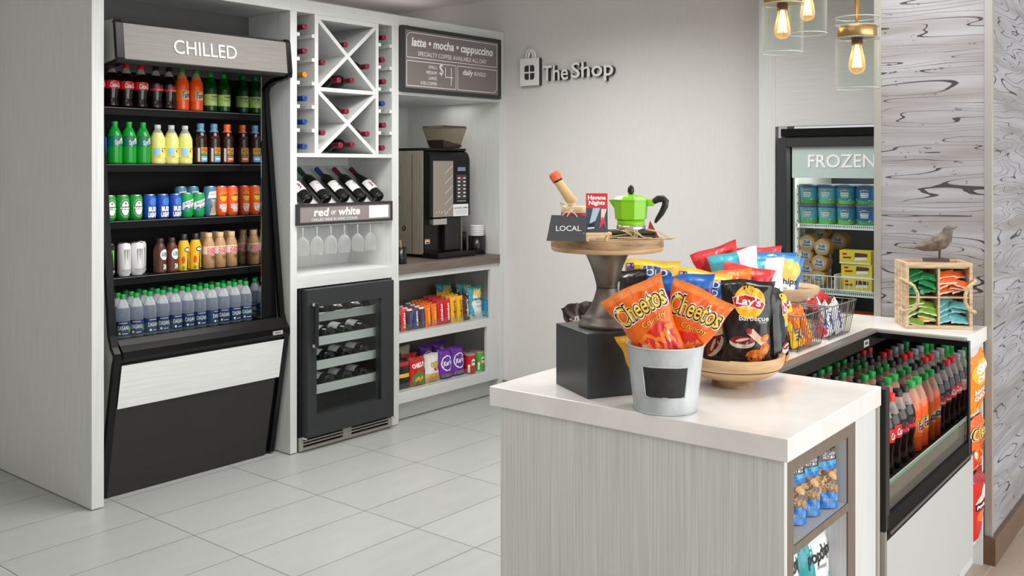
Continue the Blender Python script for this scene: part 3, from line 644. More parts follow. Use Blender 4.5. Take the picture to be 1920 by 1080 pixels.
for r in range(3):
    for i in range(11):
        spawn('water', KIND['water'], 'clear water bottle in the %s row of the bottom cooler deck, %s from the left' % (('front', 'middle', 'back')[r], ORD[i]),
              (2.332 + .0672 * i + (.0 if r == 0 else .012 if r == 1 else .022), 4.268 + .068 * r, .732), rng.uniform(-.5, .5), group='water bottles on the cooler deck')

# ------------------------------------------------------------------ wine
WG = M((16, 18, 14), .08); WGR = M((40, 30, 12), .1)
def mk_wine(cap, labm=None, art=None, burg=False, glass=WG):
    def go():
        t = thing('wine_bottle', '', 'wine bottle', local=True)
        q = MB()
        P = [(.0001, .012), (.024, .004), (.034, 0), (.0365, .004), (.0365, .17), (.034, .195), (.024, .215), (.016, .23), (.0145, .24)] if not burg else [(.0001, .012), (.026, .004), (.036, 0), (.039, .005), (.039, .13), (.034, .165), (.024, .20), (.0165, .228), (.0145, .24)]
        q.lathe(P, glass, 20); q.build('bottle_body', t)
        c = MB(); c.lathe([(.0152, .226), (.0148, .285), (.0158, .286), (.0158, .298), (.0145, .30), (.008, .3005), (.007, .299)], cap, 16); c.build('capsule', t)
        if labm:
            l = MB(); r = .0371 if not burg else .0395; n = 14
            for i in range(n):
                a0, a1 = -1.25 + 2.5 * i / n, -1.25 + 2.5 * (i + 1) / n
                l.add([(r * sin(a), -r * cos(a), z) for a, z in ((a0, .055), (a1, .055), (a1, .135), (a0, .135))], [(0, 1, 2, 3)], labm, True)
            f = cyl(r)
            if art: art(l, f)
            l.build('label', t)
        return t
    return go
CAPM = M((126, 28, 48), .3); CAPB = M((36, 64, 132), .3); CAPO = M((196, 134, 52), .3); CAPD = M((40, 60, 44), .3); PAPER = M((232, 230, 226), .6); INK = M((60, 56, 54), .6)
def l1(l, f): l.flat([(-.012, .108), (.012, .108), (.012, .1105), (-.012, .1105)], f, INK, .006); [l.flat([(-.018, z), (.018, z), (.018, z + .0015), (-.018, z + .0015)], f, M((170, 165, 160), .6), .006) for z in (.075, .085)]
def l2(l, f): l.flat([(.0, .085), (.012, .085), (.012, .098), (.0, .098)], f, INK, .006); [l.flat([(-.02, z), (.018, z), (.018, z + .002), (-.02, z + .002)], f, INK, .006) for z in (.118, .07)]
def l3(l, f): [l.flat(ellipse(-.014 + .006 * (k % 2), .075 + .008 * k, .006, .005, 8), f, M((150, 30, 60), .5)) for k in range(5)]; l.flat([(-.004, .10), (.02, .10), (.02, .102), (-.004, .102)], f, INK, .006)
def l4(l, f): [l.flat([(-.022, z), (.022, z), (.022, z + .001), (-.022, z + .001)], f, INK, .006) for z in (.060, .130)]; l.flat(ellipse(.004, .115, .008, .006), f, INK); l.flat([(-.014, .095), (.016, .095), (.016, .098), (-.014, .098)], f, INK, .006)
WK = {'r': mk_wine(CAPM), 'b': mk_wine(CAPB), 'o': mk_wine(CAPO), 'rl': mk_wine(CAPM, PAPER, l1)}
POS = ['topmost', 'second from the top', 'third from the top', 'fourth from the top', 'fifth from the top', 'lowest']
for i, (k, z) in enumerate(zip('rrobbb', (2.282, 2.152, 2.024, 1.897, 1.77, 1.6375))):
    spawn(k, WK[k], 'wine bottle with %s capsule lying in the left rack column, %s' % ({'r': 'dark red', 'o': 'gold', 'b': 'blue'}[k], POS[i]), (3.334, 4.50, z), 0, PI / 2, group='bottles in the wine rack')
for i, (k, z) in enumerate(zip('rrrbrr', (2.282, 2.152, 2.024, 1.897, 1.77, 1.6375))):
    spawn(k, WK[k], 'wine bottle with %s capsule lying in the right rack column, %s' % ({'r': 'dark red', 'b': 'blue'}[k], POS[i]), (3.9035, 4.49 + .01 * (i % 2), z), 0, PI / 2, group='bottles in the wine rack')
for bx, pts in (('upper', ((3.617, 2.213), (3.4555, 2.10), (3.778, 2.103), (3.567, 2.0105), (3.664, 2.015))), ('lower', ((3.625, 1.838), (3.4555, 1.715), (3.778, 1.716), (3.580, 1.6485), (3.666, 1.652)))):
    for (x, z), w in zip(pts, ('top', 'left', 'right', 'bottom left', 'bottom right')):
        spawn('r', WK['r'], 'red-capsuled wine bottle in the %s of the %s cross rack' % (w + (' wedge' if ' ' not in w else ' side'), bx), (x, 4.495, z), 0, PI / 2, group='bottles in the wine rack')
ang = R(-55)
disp = [(mk_wine(CAPD, PAPER, l3), 'wine bottle with red-printed label, leftmost on the slanted shelf and half hidden', True), (mk_wine(CAPD, M((214, 208, 212), .6), l1), 'wine bottle with dark green capsule and plain grey label on the slanted shelf', False),
        (mk_wine(CAPB, PAPER, l2), 'wine bottle with blue capsule on the slanted shelf', False), (mk_wine(M((120, 24, 30), .3), PAPER, l4), 'wine bottle with red capsule and framed white label on the slanted shelf', False),
        (mk_wine(M((96, 22, 26), .3), PAPER, l3, True), 'sloping-shouldered wine bottle with dark red capsule, nearest the coffee sign', True)]
for i, (mk, lab, bg) in enumerate(disp):
    o = mk(); o['label'] = lab; o['group'] = 'bottles on the slanted wine shelf'; place(o, (3.377 + .1305 * i, 4.236, 1.344), 0, ang)
SG = clear((245, 247, 246), .12, .02, None, .8, 1.6)
def mk_stem():
    t = thing('wine_glass', '', 'wine glass', local=True)   # hangs upside down, rim at the origin
    q = MB(); q.lathe([(.030, 0), (.036, .03), (.037, .055), (.030, .082), (.016, .098), (.004, .105), (.0035, .112)], SG, 22, cap=False); q.build('bowl', t)
    q = MB(); q.lathe([(.0038, .108), (.0034, .16), (.006, .166)], SG, 10); q.build('stem', t)
    q = MB(); q.lathe([(.006, .165), (.032, .1705), (.033, .172), (.0001, .172)], SG, 22); q.build('foot', t); return t
for i in range(6): spawn('stem', mk_stem, 'hanging stemmed wine glass, %s from the left under the wine sign' % ORD[i], (3.425 + .1 * i, 4.335, 1.033), group='wine glasses hung upside down')

t = thing('wine_fridge', 'black built-in wine fridge with glass door and steel grille', 'wine fridge', (3.62, 4.55, 0))
BODY = M((26, 28, 29), .45)
MB().box(3.284, 3.304, 4.19, 4.55, .085, .872, BODY).build('side_panel', t); MB().box(3.937, 3.957, 4.19, 4.55, .085, .872, BODY).build('side_panel', t)
MB().box(3.304, 3.937, 4.19, 4.55, .85, .872, BODY).build('top_panel', t); MB().box(3.304, 3.937, 4.19, 4.55, .085, .12, BODY).build('bottom_panel', t)
MB().box(3.304, 3.937, 4.54, 4.55, .12, .85, M((20, 19, 18), .6)).build('back_panel', t)
q = MB(); d0, d1 = 4.138, 4.186
GX0, GX1, GZ0, GZ1 = 3.362, 3.832, .195, .775
q.box(3.30, GX0, d0, d1, .083, .87, BLKM); q.box(GX1, 3.928, d0, d1, .083, .87, BLKM); q.box(GX0, GX1, d0, d1, GZ1, .87, BLKM); q.box(GX0, GX1, d0, d1, .083, GZ0, BLKM)
dr = q.build('door', t)
MB().box(GX0 - .004, GX1 + .004, d0 + .012, d0 + .016, GZ0 - .004, GZ1 + .004, pane(.02)).build('glass_pane', dr)
q = MB(); q.tube([(3.335, 4.108, .57), (3.335, 4.108, .80)], .0135, BLK, 14)
for z in (.575, .795): q.box(3.318, 3.344, 4.102, 4.138, z - .008, z + .008, CHROME)
q.build('handle', dr)
q = MB(); q.box(3.29, 3.30, 4.14, 4.186, .076, .086, CHROME); q.box(3.90, 3.93, 4.13, 4.186, .072, .082, CHROME); q.build('hinge', dr)
for i, z in enumerate((.679, .548, .417, .286)):
    q = MB(); q.box(3.31, 3.93, 4.215, 4.23, z, z + .046, M((205, 203, 204), .4, .15)); [q.box(xx, xx + .006, 4.23, 4.53, z, z + .006, CHROME) for xx in (3.36, 3.47, 3.60, 3.73, 3.86)]; q.build('rack', t)
    for j, x in enumerate((3.425, 3.535, 3.665, 3.795)):
        if j == 0: continue
        key = 'wc%d' % (i == 0)
        spawn(key, mk_wine(CAPD, M((228, 226, 232), .6), None, True, glass=WGR if i == 0 else WG), '%s wine bottle lying base outward on the %s rack of the wine fridge' % (['left', 'middle', 'right'][j - 1], ['top', 'second', 'third', 'lowest'][i]),
              (x, 4.236, z + .0455 + .0035), 0, -PI / 2, group='bottles in the wine fridge')
STL = noisy('grille_steel', (166, 162, 156), (188, 184, 178), (40, 40, 2), 4, 4, .35, .3)
q = MB(); q.box(3.284, 3.957, 4.185, 4.2, .006, .022, STL); q.box(3.284, 3.31, 4.185, 4.2, .022, .078, STL); q.box(3.93, 3.957, 4.185, 4.2, .022, .078, STL); q.box(3.585, 3.645, 4.183, 4.2, .022, .078, STL)
for z in (.034, .05, .066):
    q.box(3.31, 3.93, 4.187, 4.2, z, z + .007, STL)
q.box(3.30, 3.94, 4.21, 4.22, .006, .078, BLKG); q.build('grille', t)

# ------------------------------------------------------------------ signs on the cabinets
BRD = M((122, 113, 110), .35); LET = M((236, 236, 234), .5); FRM = M((46, 46, 47), .45)
def plane_y(Y): return lambda x, z: (x, Y, z)
def pz(px, py, Y): q = aty(px, py, Y); return q[0], q[2]
t = thing('menu_board', 'black-framed grey coffee menu board with white lettering', 'menu board', (4.47, 4.19, 1.97))
yb = 4.160
x0, z1 = pz(755, 46.5, yb); x1, z0 = pz(939.8, 184.5, yb); w = .022
z1 = 2.366; z0 = 1.976
q = MB(); q.box(x0, x1, yb, 4.19, z1 - w, z1, FRM); q.box(x0, x1, yb, 4.19, z0, z0 + w, FRM); q.box(x0, x0 + w, yb, 4.19, z0 + w, z1 - w, FRM); q.box(x1 - w, x1, yb, 4.19, z0 + w, z1 - w, FRM); q.build('frame', t)
yp = yb + .006
q = MB(); q.box(x0 + w, x1 - w, yp, 4.188, z0 + w, z1 - w, BRD); g = plane_y(yp - .0008); g2 = plane_y(yp - .0012)
def frame_line(pts, th=.0035, closed=True):
    n = len(pts)
    for i in range(n if closed else n - 1):
        a = Vector(pts[i]); b = Vector(pts[(i + 1) % n]); d = (b - a)
        if d.length < 1e-6: continue
        d.normalize(); nn = Vector((-d.y, d.x)) * th / 2; q.flat([tuple(a + nn - d * th / 3), tuple(b + nn + d * th / 3), tuple(b - nn + d * th / 3), tuple(a - nn - d * th / 3)], g, LET)
def rr(xa, xb, za, zb, tl=0, br=0):
    P = []
    P += [(xa + tl - tl * cos(a), zb - tl + tl * sin(a)) for a in [PI / 2 * k / 6 for k in range(7)]] if tl else [(xa, zb)]
    P += [(xb, zb)]
    P += [(xb - br + br * cos(a), za + br - br * sin(a)) for a in [PI / 2 * k / 6 for k in range(7)]] if br else [(xb, za)]
    return P + [(xa, za)]
A0, A1, Z0, Z1 = x0 + .038, x1 - .038, z0 + .036, z1 - .036
xm = A0 + (A1 - A0) * .53; zm = Z0 + (Z1 - Z0) * .50
frame_line(rr(A0, A1, zm + .010, Z1, .04)); frame_line(rr(A0, xm - .008, Z0, zm - .010)); frame_line(rr(xm + .008, A1, Z0, zm - .010, 0, .04))
WD = A1 - A0; xc = (A0 + A1) / 2
q.text('latte • mocha • cappuccino', g, xc, Z1 - .062, WD * .90, .068, LET, .028, .12)
q.text('SPECIALTY COFFEE AVAILABLE ALL DAY', g, xc - .005, Z1 - .121, WD * .76, .026, LET)
for i, s in enumerate(('SMALL:', 'MEDIUM:', 'LARGE:', 'ICED COFFEE:')):
    wd = (.075, .095, .073, .142)[i]; q.text(s, g, A0 + WD * .315 - wd / 2, zm - .036 - .0335 * i, wd, .019, LET)
q.text('$', g, A0 + WD * .36, zm - .048, .034, .075, LET, -.01); sq = [(A0 + WD * .405, zm - .03), (A0 + WD * .405, zm - .088), (A0 + WD * .485, zm - .088)]; frame_line(sq, .005, False); frame_line([(A0 + WD * .468, zm - .028), (A0 + WD * .468, zm - .135)], .005, False)
q.text('daily', g, xm + .105, zm - .050, .098, .044, LET, .02, .15); q.text('BUNDLE:', g, xm + .222, zm - .047, .115, .024, LET)
q.build('printed_panel', t)
for px in (764, 927):
    x, z = pz(px, 45 if px < 800 else 70, 4.19); q = MB(); q.tube([(x - .006, 4.188, z1 - .002), (x - .006, 4.186, z1 + .006), (x + .004, 4.186, z1 + .008), (x + .006, 4.188, z1 - .002)], .0015, BLK); q.build('hanger', t)

t = thing('wine_sign', 'narrow black-framed grey sign reading red or white', 'sign', (3.62, 4.20, 1.213))
ys = 4.176; xa, xb, za, zb, w = 3.262, 3.955, 1.214, 1.328, .014
q = MB(); q.box(xa, xb, ys, 4.20, zb - w, zb, FRM); q.box(xa, xb, ys, 4.20, za, za + w, FRM); q.box(xa, xa + .02, ys, 4.20, za + w, zb - w, FRM); q.box(xb - w, xb, ys, 4.20, za + w, zb - w, FRM); q.build('frame', t)
q = MB(); q.box(xa + .02, xb - w, ys + .005, 4.198, za + w, zb - w, M((140, 130, 128), .3)); g = plane_y(ys + .0042)
q.text('red', g, 3.43, 1.281, .105, .045, LET, .03, .1); q.text('or', g, 3.515, 1.276, .036, .022, LET, .01, .1); q.text('white', g, 3.628, 1.281, .158, .045, LET, .03, .1)
q.text('CHILLED WINE IN WINE COOLER', g, 3.525, 1.241, .325, .016, LET); q.flat([(3.775, 1.236), (3.925, 1.236), (3.925, 1.306), (3.775, 1.306)], g, WHT); q.build('printed_panel', t)
q = MB()
for x in (3.31, 3.87): q.box(x, x + .03, ys + .004, ys + .02, 1.328, 1.3315, BRASS)
q.build('clip', t)

# raised lettering on the back wall
t = thing('shop_sign', 'raised grey wall lettering reading The Shop with a shopping bag emblem', 'sign', (4.985, 3.66, 2.05))
SF = M((238, 237, 233), .45); SD = M((48, 50, 50), .5)
D = .03
def wl(yc, zc): return lambda x, z, d: (4.985 - d, yc - x, zc + z)
q = MB(); q.text3('The', wl(3.74, 2.126), .205, .098, D, SF, SD, .012); q.text3('Shop', wl(3.455, 2.118), .315, .128, D, SF, SD, .012); q.build('lettering', t)
q = MB(); ya, yb_, zb0, zb1 = 4.026, 3.868, 2.054, 2.232
q.box(4.985 - D, 4.985, yb_, ya, zb0, zb1, SD); q.box(4.985 - D - .0015, 4.985 - D, yb_, ya, zb0, zb1, SF)
yc = (ya + yb_) / 2; zc = 2.14
for a in (-1, 1):
    for b in (-1, 1):
        P = [(0, 0), (.036, 0), (.036, .03), (.026, .042), (0, .042)]
        q.add([(4.985 - D - .0022, yc - a * (.005 + p[0]), zc + b * (.005 + p[1])) for p in P], [tuple(range(5))], SD)
q.build('bag_emblem', t)
q = MB()
for off, d in ((0.012, .0), (-.012, .006)):
    P = [(4.985 - D / 2 - d, yc + off + .030 * cos(a), 2.230 + (.062 if off > 0 else .056) * sin(a)) for a in [PI * k / 14 for k in range(15)]]
    q.tube(P, .0075, SF, 8)
q.build('bag_handle', t)

# ------------------------------------------------------------------ coffee corner
t = thing('coffee_machine', 'black and steel bean-to-cup coffee machine with bean hopper', 'coffee machine', (4.62, 4.6, .945))
a, b, yf, yb2 = 4.425, 4.800, 4.335, 4.86
MB().box(a, b, yf + .06, yb2, .965, 1.632, STEEL).build('housing', t, .004)
MB().box(a - .001, a + .004, yf + .155, yf + .158, .97, 1.61, BLKG).build('side_seam', t)
q = MB(); [q.box(a - .0015, a, yf + .27, yf + .33, z, z + .005, BLKG) for z in (1.31, 1.322, 1.334)]; q.build('vent', t)
q = MB(); q.prism([(yf + .23 + .016 * cos(k * PI / 8), 1.13 + .016 * sin(k * PI / 8)) for k in range(16)], 'x', a - .003, a, BLK); q.prism([(yf + .23 + .008 * cos(k * PI / 8), 1.13 + .008 * sin(k * PI / 8)) for k in range(16)], 'x', a - .004, a - .003, STEEL); q.build('lock', t)
MB().box(a - .002, b + .002, yf + .03, yb2, 1.632, 1.648, BLKG).build('top_cover', t, .003)
P = [(yf + .062, 1.20), (yf + .01, 1.20), (yf, 1.21), (yf, 1.563)] + [(yf + .055 - .055 * cos(k * PI / 14), 1.563 + .07 * sin(k * PI / 14)) for k in range(1, 8)] + [(yf + .062, 1.633)]
MB().prism(P, 'x', a + .004, b + .004, BLKG).build('front_door', t)
fd = [o for o in t.children if o.name.startswith('front_door')][0]
q = MB(); q.box(a + .03, a + .215, yf - .004, yf, 1.205, 1.565, M((168, 158, 146), .35, .6))
g = plane_y(yf - .0048)
for k in range(5): zz = 1.54 - .066 * k; q.flat([(a + .135, zz - .055), (a + .139, zz - .057), (a + .212, zz - .002), (a + .212, zz + .003)], g, M((226, 222, 214), .4))
for k in range(5): q.flat(ellipse(a + .06 + .025 * k, 1.235 + .004 * (k % 2), .005, .005, 8), g, M((228, 224, 216), .4))
q.build('steel_panel', fd)
q = MB(); g = plane_y(yf - .0025); q.box(a + .25, a + .345, yf - .002, yf, 1.315, 1.475, M((60, 60, 62), .4)); q.box(a + .262, a + .335, yf - .002, yf, 1.50, 1.525, M((120, 140, 170), .2))
for r in range(6):
    for c_ in range(2): q.flat([(a + .262 + .052 * c_, 1.33 + .024 * r), (a + .284 + .052 * c_, 1.33 + .024 * r), (a + .284 + .052 * c_, 1.338 + .024 * r), (a + .262 + .052 * c_, 1.338 + .024 * r)], g, LET)
q.flat(ellipse(a + .298, 1.452, .012, .010), plane_y(yf - .003), RED); q.text('crescendo', g, a + .297, 1.305, .085, .010, LET); q.build('control_panel', fd)
q = MB(); q.box(a + .218, a + .362, yf - .003, yf, 1.205, 1.283, WHT); g = plane_y(yf - .0035); q.text('specialty coffee', g, a + .29, 1.258, .13, .016, M((50, 60, 80), .5), .015, .1)
for z in (1.24, 1.23, 1.22): q.flat([(a + .235, z), (a + .345, z), (a + .345, z + .0025), (a + .235, z + .0025)], g, M((160, 160, 165), .5))
q.build('notice', fd)
MB().box(a + .004, b - .03, yf + .05, yf + .06, .97, 1.2, BLKG).build('recess_panel', t)
MB().box(a + .16, b - .07, yf + .018, yf + .05, .985, 1.2, M((20, 20, 21), .3)).build('spout_column', t, .003)
MB().box(a + .03, a + .16, yf - .002, yf + .05, 1.155, 1.195, CHROME).build('spout', t, .004)
q = MB(); q.box(a + .01, a + .05, yf + .047, yf + .05, 1.035, 1.065, WHT); q.box(a + .01, a + .05, yf + .046, yf + .047, 1.055, 1.065, M((230, 120, 30), .4)); q.box(a + .015, a + .045, yf + .046, yf + .047, 1.038, 1.048, BLK); q.build('warning_label', t)
MB().box(a - .005, b - .02, yf - .075, yf + .06, .9455, .982, BLKG).build('drip_tray', t, .006)
q = MB(); hx, hy = 4.665, 4.432
def ring(s0, z, dz=0): return [(hx - s0, hy - s0 * .8, z), (hx + s0, hy - s0 * .8, z), (hx + s0, hy + s0 * .8, z), (hx - s0, hy + s0 * .8, z)]
r0, r1, r2 = ring(.078, 1.649), ring(.116, 1.782), ring(.110, 1.795)
q.add(r0 + r1, [(0, 1, 5, 4), (1, 2, 6, 5), (2, 3, 7, 6), (3, 0, 4, 7)], clear((120, 110, 94), .10, .1, (222, 214, 200), .10, 1.0)); q.build('hopper', t)
hp = [o for o in t.children if o.name.startswith('hopper')][0]
MB().add(r1 + r2, [(0, 1, 5, 4), (1, 2, 6, 5), (2, 3, 7, 6), (3, 0, 4, 7), (4, 5, 6, 7)], clear((88, 78, 66), .30, .15, (190, 180, 165), .2)).build('hopper_lid', hp)
q = MB(); rg = random.Random(1)
bm_ = ring(.076, 1.650); q.add(bm_ + [(x + (x - hx) * .22, y + (y - hy) * .22, z + (.05 if x < hx else .016)) for x, y, z in bm_], [(0, 1, 5, 4), (1, 2, 6, 5), (2, 3, 7, 6), (3, 0, 4, 7), (4, 5, 6, 7)], M((42, 26, 16), .4))
for k in range(160):
    u, v = rg.uniform(-.088, .088), rg.uniform(-.07, .07); z = 1.684 - u * .18 + rg.uniform(-.003, .005); q.lathe([(.0001, -.004), (.004, -.002), (.004, .002), (.0001, .004)], M((46, 28, 16), .35) if k % 2 else M((64, 40, 24), .35), 6, (hx + u, hy + v, z))
o = q.build('coffee_beans', hp); o['kind'] = 'stuff'
def mk_holder(r, h):
    def go():
        t = thing('cup_holder', '', 'cup holder', local=True); q = MB(); q.lathe([(r * .94, 0), (r, .004), (r, h), (r * .93, h), (r * .93, h - .02), (r * .92, .01)], M((18, 18, 19), .25), 28); q.build('holder_body', t); return t
    return go
cb = atz(911, 476, .945); cb = (4.872, 4.33, .945)
o = mk_holder(.058, .125)(); o['label'] = 'black round cup holder holding stacked white cups, right of the coffee machine'; o.location = cb
o = mk_holder(.045, .14)(); o['label'] = 'black round holder behind the cup holder, against the cabinet side'; o.location = (4.862, 4.475, .945)
def mk_cup():
    t = thing('paper_cup', '', 'paper cup', local=True); q = MB(); q.lathe([(.033, 0), (.044, .10), (.0465, .101), (.0465, .106), (.0435, .106), (.032, .004), (.0001, .004)], WHT, 24); q.build('cup_wall', t); return t
for i in range(7): spawn('cup', mk_cup, 'white paper cup stacked mouth up in the black holder, %s from the top' % (ORD[6 - i]), (cb[0], cb[1], cb[2] + .010 + .0125 * i), group='stacked white cups')
o = mk_holder(.036, .10)(); o['label'] = 'small black holder with wooden stir sticks, left of the coffee machine'; o.location = (4.052 + .03, 4.24, .945)
sticks = []
for i in range(6):
    q = MB(); q.box(-.003, .003, -.0008, .0008, 0, .135, WOOD); s_ = q.build('stir_stick'); tag(s_, 'wooden stir stick standing in the small black holder', 'stir stick', 'wooden stir sticks'); place(s_, (4.082 + .009 * (i - 2.5), 4.24 + .006 * (i % 3 - 1), .952), .4 * i, R(3 * (i % 3 - 1)), R(4 * (i - 2.5)))

# ------------------------------------------------------------------ packets, bags and boxes
def mk_bag(name, cat, w, h, t_, base, zones=(), art=None, seed=0, taper=0.0, nx=18, nz=26, wr=1.0, back=None, finmat=None, gusset=False):
    """pillow bag, bottom centre at the origin, front towards -Y. zones: (test(a, b), material), a in -1..1, b in 0..1"""
    def go():
        t = thing(name, '', cat, local=True); rg = random.Random(seed)
        ph = [rg.uniform(0, 6.28) for _ in range(8)]; fr = [rg.uniform(.7, 1.3) for _ in range(8)]
        def surf(x, z, sgn=-1, e=0):
            a = max(-1, min(1, 2 * x / w)); b = max(0, min(1, z / h)); bb = 2 * b - 1
            if gusset: endf = (1 - max(0, bb) ** 5) ** .7 * min(1, 1.0)
            else: endf = (1 - abs(bb) ** 4.5) ** .75
            if b > .95 or (b < .05 and not gusset): endf = min(endf, .04)
            edge = (1 - abs(a) ** 2.6) ** .6
            d = t_ / 2 * endf * edge
            edge2 = min(1, 4 * (1 - abs(a)))
            crease = sin(9 * fr[0] * a + ph[0] + 5 * bb) * .35 + sin(17 * fr[1] * a + ph[1] - 7 * fr[3] * bb) * .3 + sin(7 * fr[2] * (a + bb * 1.7) + ph[2]) * .35 + sin(13 * fr[4] * (a - bb * 1.4) + ph[3]) * .25
            d += wr * .0052 * crease * edge2 * (.25 + abs(bb) ** 1.5) * (1 if .04 < b < .96 else .25)
            fan = sin(22 * a + ph[4]) * max(0, abs(bb) - .55) * .0075 * edge2 * wr if .05 < b < .95 else 0
            d += fan
            d = max(d, .0005)
            X = x * (1 - .085 * (1 - bb * bb) * (0 if gusset else 1)) * (1 - taper * (1 - b) ** 1.1) + .002 * sin(5 * b * PI + ph[5]) * wr * (1 if abs(a) > .9 else 0)
            yb_ = .004 * sin(3 * a + ph[6]) * wr * abs(bb) ** 2
            Z = z + .0025 * sin(4 * a + ph[7]) * wr * (1 if b > .9 else 0)
            return (X, sgn * (d + e) + yb_, Z)
        q = MB()
        for sgn in (-1, 1):
            vs = [surf((-.5 + i / nx) * w, h * j / nz, sgn) for j in range(nz + 1) for i in range(nx + 1)]
            by = {}
            for j in range(nz):
                for i in range(nx):
                    a = -1 + 2 * (i + .5) / nx; b = (j + .5) / nz; m = base
                    if sgn < 0 or back is None:
                        for tst, mm in zones:
                            if tst(a, b): m = mm
                    else: m = back
                    if finmat and (b > .955 or b < .04): m = finmat
                    by.setdefault(m, []).append((j * (nx + 1) + i, j * (nx + 1) + i + 1, (j + 1) * (nx + 1) + i + 1, (j + 1) * (nx + 1) + i))
            for m, fs in by.items():
                used = sorted({i for f in fs for i in f}); mp = {k: n for n, k in enumerate(used)}
                q.add([vs[k] for k in used], [tuple(mp[i] for i in f) for f in fs], m, True)
        if art: art(q, lambda e=.0009: (lambda x, z: surf(x, z, -1, e)), w, h)
        q.build('printed_film', t); return t
    return go
GL = .24
def bm(c): return M(c, GL)
def chip(q, S, e, x, z, r, m, rot=0): q.flat(ellipse(x, z, r, r * .62, 16, rot), S(e), m, .012); q.flat(ellipse(x + r * .12, z - r * .12, r * .62, r * .34, 12, rot), S(e + .0004), M((232, 150, 60), .5), .012)
CHO = bm((238, 106, 22)); CHR = bm((214, 40, 24))
def a_cheet(q, S, w, h):
    q.flat([(-w * .42, h * .02), (w * .42, h * .02), (w * .44, h * .50), (w * .2, h * .57), (-w * .1, h * .52), (-w * .42, h * .45)], S(.0007), CHR, .012)
    for k in range(26):
        rg = random.Random(k); x = rg.uniform(-.4, .4) * w; z = rg.uniform(.05, .50) * h
        q.flat(ellipse(x, z, .016, .006, 10, rg.uniform(0, 3)), S(.0012 + .00002 * k), M((246, 128, 30), .4) if k % 7 else M((250, 226, 190), .4), .012)
    kw = dict(rot=.08, maxlen=.012, bend=-.006)
    q.text('Cheetos', S(.0014), 0, h * .79, w * .98, h * .25, WH, .075, .1, **kw); q.text('Cheetos', S(.0019), 0, h * .79, w * .95, h * .23, M((20, 16, 14), .35), .05, .1, **kw)
    q.text('Cheetos', S(.0025), 0, h * .79, w * .90, h * .195, M((252, 206, 70), .35), .012, .1, **kw)
    q.text('Crunchy', S(.0014), w * .12, h * .60, w * .54, h * .09, M((180, 40, 10), .4), .05, .12, rot=.08, maxlen=.012); q.text('Crunchy', S(.0020), w * .12, h * .60, w * .52, h * .08, M((250, 190, 60), .4), .01, .12, rot=.08, maxlen=.012)
BBK = bm((26, 25, 26))
def a_lays(q, S, w, h):
    q.flat(ellipse(w * .04, h * .735, w * .31, w * .30, 28), S(.0008), M((250, 190, 40), .35), .012); q.flat(ellipse(w * .00, h * .76, w * .22, w * .18, 24), S(.0011), M((252, 214, 90), .35), .012)
    q.flat([(-w * .30, h * .79), (-w * .26, h * .66), (0, h * .69), (w * .30, h * .64), (w * .36, h * .72), (w * .20, h * .80), (-w * .05, h * .83)], S(.0014), WH, .012)
    q.flat([(-w * .285, h * .785), (-w * .25, h * .67), (0, h * .70), (w * .29, h * .65), (w * .34, h * .72), (w * .19, h * .79), (-w * .05, h * .82)], S(.0018), LRED, .012)
    q.text("Lay's", S(.0024), w * .02, h * .735, w * .50, h * .13, WH, .03, .08, -.08, .012)
    q.text('Barbecue', S(.0012), w * .14, h * .545, w * .62, h * .062, WH, .006, 0, 0, .012); q.text('flavored', S(.0012), w * .32, h * .50, w * .14, h * .018, WH, maxlen=.012)
    q.flat(ellipse(-w * .10, h * .25, w * .27, h * .075, 24), S(.0010), M((206, 196, 190), .3), .012); q.flat(ellipse(-w * .10, h * .275, w * .26, h * .05, 24), S(.0014), M((120, 20, 14), .25), .012)
    q.flat(ellipse(-w * .10, h * .28, w * .15, h * .018, 16, .2), S(.0018), M((226, 190, 180), .3), .012)
    q.flat([(w * .0, h * .36), (w * .12, h * .42), (w * .42, h * .26), (w * .36, h * .19)], S(.0020), M((224, 190, 160), .4), .012); q.flat(ellipse(w * .04, h * .39, w * .07, h * .035, 12, -.5), S(.0024), M((150, 30, 30), .4), .012)
    chip(q, S, .0026, w * .18, h * .09, w * .20, M((214, 116, 30), .5), .1); chip(q, S, .0026, w * .36, h * .17, w * .14, M((206, 104, 26), .5), 1.0); chip(q, S, .0022, w * .38, h * .31, w * .10, M((214, 116, 30), .5), .6)
def a_pop(sub, subcol):
    def go(q, S, w, h):
        q.flat([(-w * .46, h * .05), (-w * .05, h * .05), (-w * .30, h * .45), (-w * .12, h * .93), (-w * .46, h * .93)], S(.0007), subcol, .015)
        for k, (x, z) in enumerate(((.05, .88), (.26, .85), (.36, .76), (.16, .76), (-.02, .80))): q.flat(ellipse(x * w, z * h, w * .15, w * .10, 16, k * .7), S(.0010 + .0002 * k), M((236, 190 + 6 * k, 90), .5), .015); q.flat(ellipse(x * w, z * h, w * .08, w * .05, 12, k * .7), S(.0013 + .0002 * k), M((244, 214, 130), .5), .015)
        q.text('popchips', S(.0016), w * .10, h * .60, w * .70, h * .13, M((30, 28, 30), .5), .02, 0, 0, .012); q.text('potato', S(.0012), w * .12, h * .50, w * .26, h * .04, M((60, 60, 64), .5), maxlen=.012)
        q.text(sub, S(.0012), w * .20, h * .38, w * .40, h * .06, M((90, 110, 120), .5), 0, .2, maxlen=.012)
    return go
